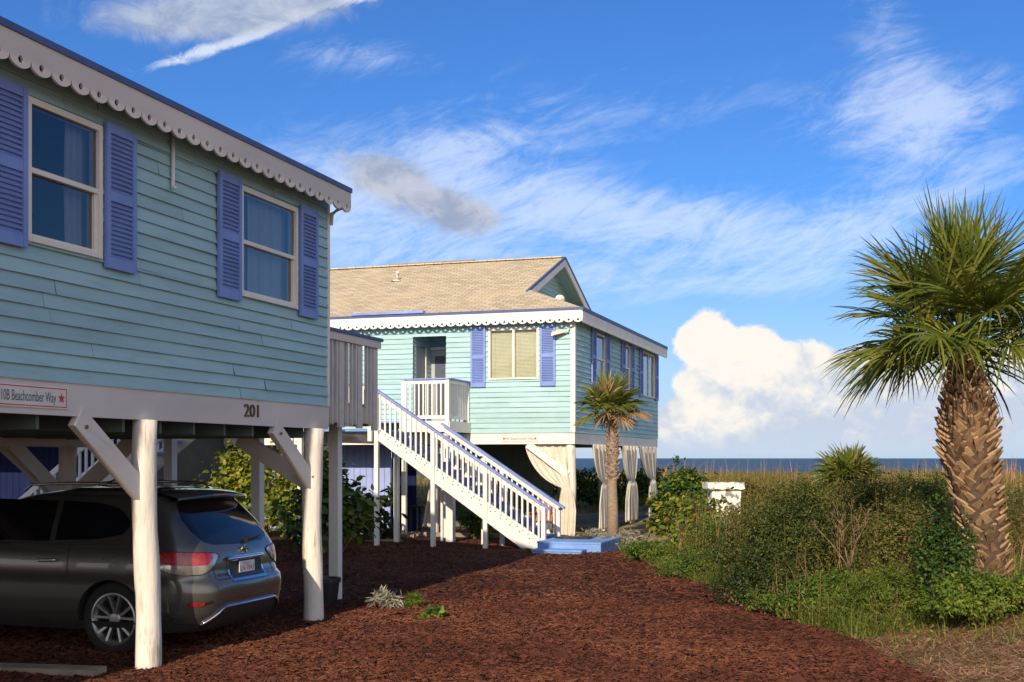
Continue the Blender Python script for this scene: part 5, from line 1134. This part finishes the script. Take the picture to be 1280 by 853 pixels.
# right of the far house
shrub('sea_grape', 'bright green sea grape with a few red leaves beside the last curtain', *at(858, 36.0), 1.05, 0.9, 1.45, 5200, 0.13, 'leaf_mid', 'round', 0.55, 20, extra=[('leaf_yel', 0.35)], zoff=-0.05)
shrub('sea_grape', 'yellowing sea grape with red leaves in front of the dune left of the white block', *at(866, 28.5), 0.95, 0.7, 1.0, 3000, 0.14, 'leaf_yel', 'round', 0.55, 18, extra=[('leaf_red', 0.035), ('leaf_mid', 0.5)])
shrub('sea_grape', 'low sea grape with red leaves growing against the white concrete block', *at(893, 25.6), 0.8, 0.4, 1.10, 2600, 0.12, 'leaf_yel', 'round', 0.55, 10, extra=[('leaf_red', 0.05), ('leaf_mid', 0.4)])
for i, (xp, Y, s_) in enumerate(((738, 27.6, 1.0), (752, 26.6, 0.8), (782, 27.2, 0.9), (792, 29.0, 0.8))):
    shrub('silver_plant', ['pale silvery plant right of the blue steps, at the foot of the first side curtain', 'pale silvery plant growing close to the left side of the small palm trunk', 'pale silvery plant growing close to the right side of the small palm trunk', 'pale silvery plant behind the small palm, by the second side curtain'][i], *at(xp, Y), 0.42*s_, 0.35*s_, 0.36*s_, 900, 0.13, 'leaf_silver', 'blade', 0.22, 9, 'plant', 'silvery plants around the small palm', stems=False, z0=0.0)
# the bank
shrub('bush', 'big dense dark olive bush in the middle of the bank', *at(985, 17.6), 1.25, 0.95, 1.62, 30000, 0.050, 'leaf_bush', 'diamond', 0.42, 46, clump=0.24, extra=[('leaf_dark', 0.6)])
shrub('bush', 'olive bush with browning twig tips behind the bare twigs', *at(1085, 18.4), 1.25, 0.9, 1.55, 24000, 0.050, 'leaf_brown', 'diamond', 0.42, 40, clump=0.22, extra=[('leaf_bush', 0.8)])
shrub('bush', 'small dark round bush at the left foot of the big olive bush', *at(950, 16.4), 0.62, 0.5, 0.88, 9000, 0.045, 'leaf_dark', 'diamond', 0.45, 22, extra=[('leaf_bush', 0.4)])
shrub('bush', 'glossy deep green bush in front of the tall palm trunk', *at(1180, 14.1), 0.40, 0.38, 1.22, 6500, 0.050, 'leaf_mid', 'round', 0.5, 26, clump=0.34, extra=[('leaf_dark', 0.3)])
shrub('bush', 'mixed brown and green bush left of the tall palm trunk', *at(1128, 15.6), 0.62, 0.5, 1.30, 10000, 0.05, 'leaf_brown', 'diamond', 0.4, 24, clump=0.30, extra=[('leaf_bush', 0.5)])
shrub('bush', 'low bright green bush at the right edge under the tall palm', *at(1225, 13.4), 0.95, 0.6, 0.60, 9500, 0.06, 'leaf_green', 'diamond', 0.42, 26, clump=0.24)
shrub('bush', 'low green bush in front of the big olive bush, beside the mulch', *at(1040, 15.5), 0.95, 0.5, 0.62, 9500, 0.055, 'leaf_green', 'diamond', 0.42, 24, clump=0.24, extra=[('leaf_mid', 0.5)])
shrub('bush', 'green weedy bush at the end of the mulch right of the palm and steps', *at(812, 23.6), 0.50, 0.45, 0.42, 4800, 0.06, 'leaf_green', 'diamond', 0.35, 16, extra=[('leaf_mid', 0.5)])
shrub('bush', 'low bright green bush along the mulch edge left of the big olive bush', *at(880, 20.6), 0.75, 0.5, 0.46, 6000, 0.06, 'leaf_green', 'diamond', 0.40, 20, extra=[('leaf_mid', 0.5)])
shrub('bush', 'yellow green weedy bush between the sea grapes and the mulch', *at(905, 23.0), 1.05, 0.8, 0.95, 11000, 0.06, 'leaf_green', 'diamond', 0.38, 24, extra=[('leaf_bush', 0.4)])
shrub('bush', 'brownish scrub behind the big olive bush on its right', *at(1020, 22.0), 2.0, 1.0, 1.25, 14000, 0.06, 'leaf_brown', 'diamond', 0.4, 40, clump=0.18, extra=[('leaf_bush', 0.6)])
shrub('bush', 'tall green weeds filling the bank in front of the tall palm, left of its trunk', *at(1110, 14.6), 0.75, 0.4, 0.62, 8000, 0.06, 'leaf_green', 'blade', 0.22, 24, extra=[('leaf_bush', 0.4)])
shrub('bush', 'yellow green scrub on the dune left of the round palmetto', *at(955, 24.5), 1.4, 0.9, 1.05, 12000, 0.065, 'leaf_bush', 'diamond', 0.4, 34, clump=0.22, extra=[('leaf_green', 0.5)])
shrub('bush', 'green scrub behind the tall palm at the right edge', *at(1265, 21.0), 1.4, 0.9, 1.25, 10000, 0.065, 'leaf_bush', 'diamond', 0.4, 30, clump=0.22, extra=[('leaf_green', 0.5)])
shrub('bush', 'pale scrub right of the tall palm trunk', *at(1275, 18.0), 0.9, 0.7, 1.0, 6000, 0.07, 'leaf_brown', 'blade', 0.2, 24, clump=0.24, extra=[('grass_dry', 0.8)])
shrub('bush', 'green scrub in the gap between the brown bush and the palm trunk', *at(1150, 19.5), 1.0, 0.8, 1.25, 9000, 0.06, 'leaf_bush', 'diamond', 0.4, 28, clump=0.24, extra=[('leaf_green', 0.5)])
# small plants on the mulch
def mp_(xp, yp): Y = 3075/(yp-573); return px(xp, Y), Y
shrub('silver_plant', 'pale dry silvery plant on the open mulch', *mp_(485, 764), 0.26, 0.2, 0.24, 420, 0.12, 'leaf_silver', 'blade', 0.20, 8, 'plant', stems=False, z0=0.02)
shrub('small_plant', 'fine bright green tuft next to the silvery plant on the open mulch', *mp_(516, 764), 0.15, 0.14, 0.20, 1500, 0.06, 'leaf_green', 'blade', 0.16, 8, 'plant', stems=False, z0=0.02)
shrub('small_plant', 'low green rosette plant with broad leaves on the open mulch', *mp_(541, 777), 0.20, 0.15, 0.13, 420, 0.075, 'leaf_green', 'round', 0.45, 8, 'plant', stems=False, z0=0.02, extra=[('leaf_mid', 0.5), ('leaf_red', 0.02)])
# bare twig shrub
tw = thing('bare_shrub', 'bare pale branching twigs in front of the brown bush', 'shrub', (*at(1065, 16.6), tz(*at(1065, 16.6))), WORLD)
mb = MB(); rr = random.Random(5)
def grow(p, d, L, r, dep):
    q = p+d*L*0.5+Vector((rr.uniform(-.03, .03), rr.uniform(-.03, .03), 0.01)); e = q+(d+Vector((rr.uniform(-.2, .2), rr.uniform(-.2, .2), 0.05))).normalized()*L*0.5
    mb.tube([p, q, e], [r, r*0.85, r*0.7], 6)
    if dep > 0:
        for k in range(rr.choice((2, 2, 3))): grow(e, (d+Vector((rr.uniform(-.75, .75), rr.uniform(-.5, .5), rr.uniform(0.0, .4)))).normalized(), L*rr.uniform(.6, .85), r*0.66, dep-1)
pb = Vector((*at(1072, 16.55), tz(*at(1070, 16.55))))
for d in ((-0.35, -0.1, 0.9), (0.15, -0.2, 1.0), (-0.1, 0.2, 0.9)): grow(pb, Vector(d).normalized(), 0.42, 0.017, 4)
build(mb, 'branches', M['twig'], tw, smooth=True)

# weeds, grass and straw: uncountable ground cover
def scatter(n, fn):
    X, Y = fn(n*3); k = X > mulch_edge(Y)-0.08*RNG.uniform(0, 1, len(X)); return X[k][:n], Y[k][:n]
def blades(X, Y, hmin, hmax, w, lean=0.45, segs=2, zf=None, hscale=None):
    n = len(X); z = (terrain(X, Y) if zf is None else zf(X, Y))-0.04; h = RNG.uniform(hmin, hmax, n)
    if hscale is not None: h = h*hscale
    a = RNG.uniform(0, 2*np.pi, n); d = np.stack([np.cos(a), np.sin(a), 0*a], 1); s = np.stack([-np.sin(a+RNG.normal(0, .6, n)), np.cos(a), 0*a], 1); ln = np.abs(RNG.normal(lean, 0.25, n))
    p = np.stack([X, Y, z], 1); V = []
    for k in range(segs+1):
        u = k/segs; c = p+d*(h*ln*u**1.8)[:, None]+np.stack([0*h, 0*h, h*u*(1-0.25*ln*u)], 1); ww = (w*(1-u*0.92))*s; V.append(np.stack([c-ww/2, c+ww/2], 1))
    return np.stack(V, 1)
def dens(X, Y, s, seed, thr): return vnoise(X*s, Y*s, seed)+0.4*vnoise(X*s*3, Y*s*3, seed+1) > thr
# dune grass
X = RNG.uniform(-14, 50, 140000); Y = RNG.uniform(24, 66, 140000); k = (X > np.where(Y < 44, 4.4+0.06*(Y-24), -20)) & dens(X, Y, 0.5, 21, 0.42) & (X/Y > -0.30) & (X/Y < 0.70); X, Y = X[k], Y[k]
tag(build_strips('dune_grass', blades(X, Y, 0.18, 0.60, 0.022, 0.6, hscale=0.45+1.0*vnoise(X*0.45, Y*0.45, 71)), 2, M['grass_dry']), 'yellow green dune grass in front of the sea', 'grass', kind='stuff')
# weeds on the bank
X, Y = scatter(105000, lambda n: (RNG.uniform(2.2, 15, n), 11.9+14.5*RNG.uniform(0, 1, n)**1.25))
k = (X/Y < 0.64) & dens(X, Y, 0.9, 31, 0.38) & ((Y > 13.4+0.5*vnoise(X*1.3, Y*0, 8)) | (RNG.uniform(0, 1, len(X)) < 0.10)); X, Y = X[k], Y[k]
hs_ = 0.35+0.9*vnoise(X*0.8, Y*0.8, 33)
tag(build_strips('bank_grass', blades(X, Y, 0.08, 0.48, 0.013, 0.85, hscale=hs_), 2, M['grass_green']), 'green grass and weeds covering the bank beside the mulch', 'grass', kind='stuff')
n = 110000; X, Y = scatter(n, lambda n: (RNG.uniform(2.2, 15, n), 12.4+14.5*RNG.uniform(0, 1, n)**1.3)); k = (X/Y < 0.64) & dens(X, Y, 1.1, 41, 0.55) & ((Y > 13.9+0.7*vnoise(X*1.1, Y*0, 6)) | (RNG.uniform(0, 1, len(X)) < 0.05)); X, Y = X[k], Y[k]
hh = (0.05+0.42*vnoise(X*0.9, Y*0.9, 44)**1.5)*RNG.uniform(0.1, 1, len(X)); P = np.stack([X, Y, terrain(X, Y)+hh], 1); O = unit(RNG.normal(0, 1, P.shape)+np.array([0, -0.4, 0.8]))
tag(build_np('ground_cover', leaves(P, O, 0.055, 0.42), 4, M['leaf_green']), 'low leafy ground cover on the bank', 'ground cover', kind='stuff')
# sea oats: thin stalks with nodding heads
X = RNG.uniform(3, 24, 700); Y = RNG.uniform(33, 58, 700); k = (X > 5) & dens(X, Y, 0.3, 91, 0.6); X, Y = X[k], Y[k]
tag(build_strips('sea_oats', np.concatenate([blades(X, Y, 0.8, 1.35, 0.020, 0.25, 3), blades(X+0.01, Y, 0.8, 1.2, 0.045, 0.3, 3)[:300]]), 3, M['straw']), 'thin sea oat stalks rising above the dune grass', 'sea oats', kind='stuff')
dsh = [(935, 33, 1.6, 1.0, 'leaf_brown', 'low brown bush on the dune right behind the white block'), (1000, 36, 2.2, 0.9, 'leaf_bush', 'wide olive thicket on the dune, left of the round palmetto'), (1120, 32, 1.8, 1.1, 'leaf_brown', 'rusty thicket on the dune between the palmetto and the tall palm'), (1165, 38, 2.0, 1.0, 'leaf_green', 'green thicket on the dune crest just left of the tall palm trunk'), (880, 40, 1.9, 0.8, 'leaf_green', 'low green thicket on the dune far behind the sea grapes')]
for xp, Y_, r_d, h_d, md, lab in dsh: shrub('bush', lab, *at(xp, Y_), r_d, 0.9, h_d, 6500, 0.085, md, 'diamond', 0.4, 24, clump=0.22, extra=[('grass_dry', 0.35)])
# tall dry stalks standing through the bushes
X, Y = scatter(5200, lambda n: (RNG.uniform(3.4, 12, n), RNG.uniform(14.2, 26, n))); k = (X/Y < 0.64) & dens(X, Y, 0.8, 61, 0.5); X, Y = X[k], Y[k]
tag(build_strips('dry_stalks', blades(X, Y, 0.45, 1.45, 0.011, 0.3, 3, hscale=0.5+0.6*sstep(14.5, 18, Y)), 3, M['straw']), 'tall dry stalks standing among the bushes on the bank', 'dry stalks', kind='stuff')
# sparse tufts on the bare soil
X, Y = scatter(5000, lambda n: (RNG.uniform(3.6, 8, n), RNG.uniform(10.6, 14.5, n))); k = dens(X, Y, 2.2, 95, 0.95); X, Y = X[k], Y[k]
tag(build_strips('grass_tufts', blades(X, Y, 0.04, 0.14, 0.010, 0.9), 2, M['grass_green']), 'short green tufts dotted over the bare soil in the right corner', 'grass', kind='stuff')
# dry straw on bare soil, lower right
X, Y = scatter(34000, lambda n: (RNG.uniform(3.2, 11, n), RNG.uniform(10.3, 16, n))); m_ = len(X); L = RNG.uniform(0.03, 0.14, m_); a = RNG.uniform(0, np.pi, m_); d = np.stack([np.cos(a), np.sin(a), RNG.normal(0, .15, m_)], 1)*L[:, None]; s = np.stack([-np.sin(a), np.cos(a), 0*a], 1)*0.005; p = np.stack([X, Y, terrain(X, Y)-0.012+RNG.uniform(0, .015, m_)], 1)
tag(build_strips('straw_litter', np.stack([np.stack([p-d-s, p-d+s], 1), np.stack([p+d-s, p+d+s], 1)], 1), 1, M['straw']), 'dry straw and litter on the bare soil in the right corner', 'straw', kind='stuff')

# ------------------------------------------------------------------ palms
def frond_np(c, az, el, pet, blade, nl=40, droop=0.5, wid=0.036, rr=RNG):
    """one costapalmate fan leaf: strips for the leaflets, points for the stalk"""
    D = np.array([math.cos(az)*math.cos(el), math.sin(az)*math.cos(el), math.sin(el)]); S = np.array([-math.sin(az), math.cos(az), 0]); roll = rr.normal(0, 0.35)
    U = np.cross(D, S)*-1; U = U if U[2] >= 0 else -U; S, U = S*math.cos(roll)+U*math.sin(roll), U*math.cos(roll)-S*math.sin(roll)
    g = np.array([0, 0, -1.0]); stalk = [c+D*pet*u+g*0.16*pet*u*u for u in np.linspace(0, 1, 6)]; e = stalk[-1]; D2 = unit((D+g*(0.32+0.3*droop))[None])[0]; U2 = unit((U-D2*np.dot(U, D2))[None])[0]; S2 = np.cross(U2, D2)
    V = []; cl = blade*0.38
    for q in np.linspace(-1, 1, nl):
        ph = q*math.radians(112); b = e+D2*cl*(1-abs(q))**0.8+g*0.10*cl*(1-abs(q)); L = blade*(0.62+0.38*math.cos(q*1.35))*rr.uniform(0.86, 1.08)
        d = D2*math.cos(ph)+S2*math.sin(ph)+U2*(0.28*abs(q)+rr.normal(0, 0.05)); d = d/np.linalg.norm(d); wv = np.cross(d, U2); wv = wv/np.linalg.norm(wv); wv = wv*0.8+U2*rr.choice([-0.5, 0.5]); dr = droop*rr.uniform(0.35, 1.3)
        R = []
        for u, ww in ((0, 0.35), (0.3, 1.0), (0.6, 0.8), (0.82, 0.5), (1.0, 0.06)):
            p = b+d*L*u*(1-0.10*dr*u*u)+g*dr*L*0.55*u**2.6; R.append(np.stack([p-wv*wid*ww/2, p+wv*wid*ww/2]))
        V.append(np.stack(R))
    return stalk, np.stack(V)
def palm(label, path, radii, crown_r, fronds, boots, nm_leaf, wid, seed, dead=0, nl=40, hscale=1.0, boot_from=0.0, boot_s=1.0, elr=88, dr=(0.15, 0.45), barkm='bark', bootm='boot'):
    rr = np.random.default_rng(seed); r_ = thing('palm_tree', label, 'palm', path[0], WORLD); path = [Vector(p) for p in path]
    mb = MB(); mb.tube(path, radii, 26); tk = build(mb, 'trunk', M[barkm], r_, smooth=True)
    def along(u):
        f = u*(len(path)-1); i = min(int(f), len(path)-2); k = f-i; return path[i].lerp(path[i+1], k), radii[i]*(1-k)+radii[i+1]*k
    if boots:
        bt_ = MB(); Lp = sum((path[i+1]-path[i]).length for i in range(len(path)-1)); row = 0.098*boot_s; k = 0; rw = random.Random(seed)
        u = boot_from
        while u < 1.0:
            p, r = along(u); nb = max(5, int(2*math.pi*r/(0.155*boot_s)))
            for j in range(nb):
                a = 2*math.pi*(j+0.5*(k % 2)+rw.uniform(-.1, .1))/nb+k*0.17; o = Vector((math.cos(a), math.sin(a), 0)); s = Vector((-math.sin(a), math.cos(a), 0)); tw_ = rw.choice((-1, 1))*rw.uniform(0.35, 0.75) if rw.random() < 0.9 else 0
                L = rw.uniform(0.16, 0.26)*boot_s; w = rw.uniform(0.048, 0.068)*boot_s; th = 0.022*boot_s; up_ = Vector((0, 0, 1)); rs_ = min(1.0, 0.35+r/0.29*0.65); L *= rs_; w *= 0.6+0.4*rs_; dd = (up_*0.70+o*rw.uniform(0.40, 0.75)+s*tw_).normalized(); sw = (s-dd*s.dot(dd)).normalized(); nn_ = sw.cross(dd); b_ = p+o*(r*0.96)+Vector((0, 0, rw.uniform(-.02, .02))); t_ = b_+dd*L
                bt_.hexa([b_-sw*w-nn_*th, b_+sw*w-nn_*th, b_+sw*w+nn_*th, b_-sw*w+nn_*th, t_-sw*w*0.55-nn_*th*0.6, t_+sw*w*0.55-nn_*th*0.6, t_+sw*w*0.5+nn_*th*0.6+dd*rw.uniform(-.04, .03), t_-sw*w*0.5+nn_*th*0.6+dd*rw.uniform(-.04, .03)])
            u += row/Lp; k += 1
        build(bt_, 'leaf_bases', M[bootm], tk)
    top = path[-1]; cr = thing_crown = None
    for i in range(fronds):
        f = (i+0.5)/fronds; el = math.radians(88-elr*f**0.9+rr.normal(0, 6)); az = i*2.39996+rr.normal(0, 0.15)
        c = np.array(top)+np.array([0, 0, 0.10*(1-f)]); pet = crown_r*(0.50+0.10*rr.uniform(-1, 1))*(1-0.22*f); bl = crown_r*(0.66+0.08*rr.uniform(-1, 1))*(1-0.16*f)
        stalk, V = frond_np(c, az, el, pet*hscale, bl, nl, dr[0]+dr[1]*f, wid, rr)
        mm_ = M['frond_b'] if i >= fronds-dead or (dead and rr.random() < 0.12) else M[nm_leaf]
        fo_ = build_strips('frond', V, 4, mm_, r_)
        ms = MB(); ms.tube(stalk, [0.022, 0.018, 0.014, 0.012, 0.010, 0.008], 6, cap=False); build(ms, 'stalk', mm_, fo_, smooth=True)
    return r_
bx0, by0 = px(1238, 15.0), 15.0; bz0 = tz(bx0, by0)-0.1
palm('tall sabal palm with a rough criss-cross trunk at the right edge', [(bx0, by0, bz0), (px(1234, 15), 15.0, 0.9), (px(1223, 15), 15.02, 1.5), (px(1214, 15), 15.04, 2.0), (px(1212, 15), 15.05, 2.45), (px(1209, 15), 15.05, 2.85), (px(1206, 15), 15.05, 3.15), (px(1203, 15), 15.05, 3.42)],
     [0.21, 0.21, 0.25, 0.29, 0.29, 0.235, 0.15, 0.10], 1.56, 52, True, 'frond', 0.034, 3, nl=42, boot_s=0.82, elr=79, dr=(0.15, 0.62))
sx0, sy0 = px(766, 29.3), 29.3
palm('small palm with browning fronds growing in front of the far house corner', [(sx0, sy0, -0.05), (px(766, 29.3), 29.3, 0.7), (px(765, 29.3), 29.3, 1.4), (px(766, 29.3), 29.3, 2.1), (px(765, 29.3), 29.3, 2.7), (px(764, 29.3), 29.3, 3.12)],
     [0.155, 0.130, 0.118, 0.122, 0.118, 0.08], 0.86, 32, True, 'frond_y', 0.042, 8, dead=4, nl=30, boot_from=0.44, boot_s=0.75, elr=84, dr=(0.25, 0.4), barkm='bark_pale', bootm='boot_pale')
px0, py0 = px(1062, 27.0), 27.0
palm('round palmetto clump standing above the brown bushes before the sea', [(px0, py0, tz(px0, py0)-0.1), (px0, py0, tz(px0, py0)+0.5), (px0, py0, tz(px0, py0)+0.92)], [0.2, 0.2, 0.12], 1.00, 62, False, 'frond_y', 0.05, 12, dead=8, nl=30, hscale=0.55, elr=112, dr=(0.4, 0.6))
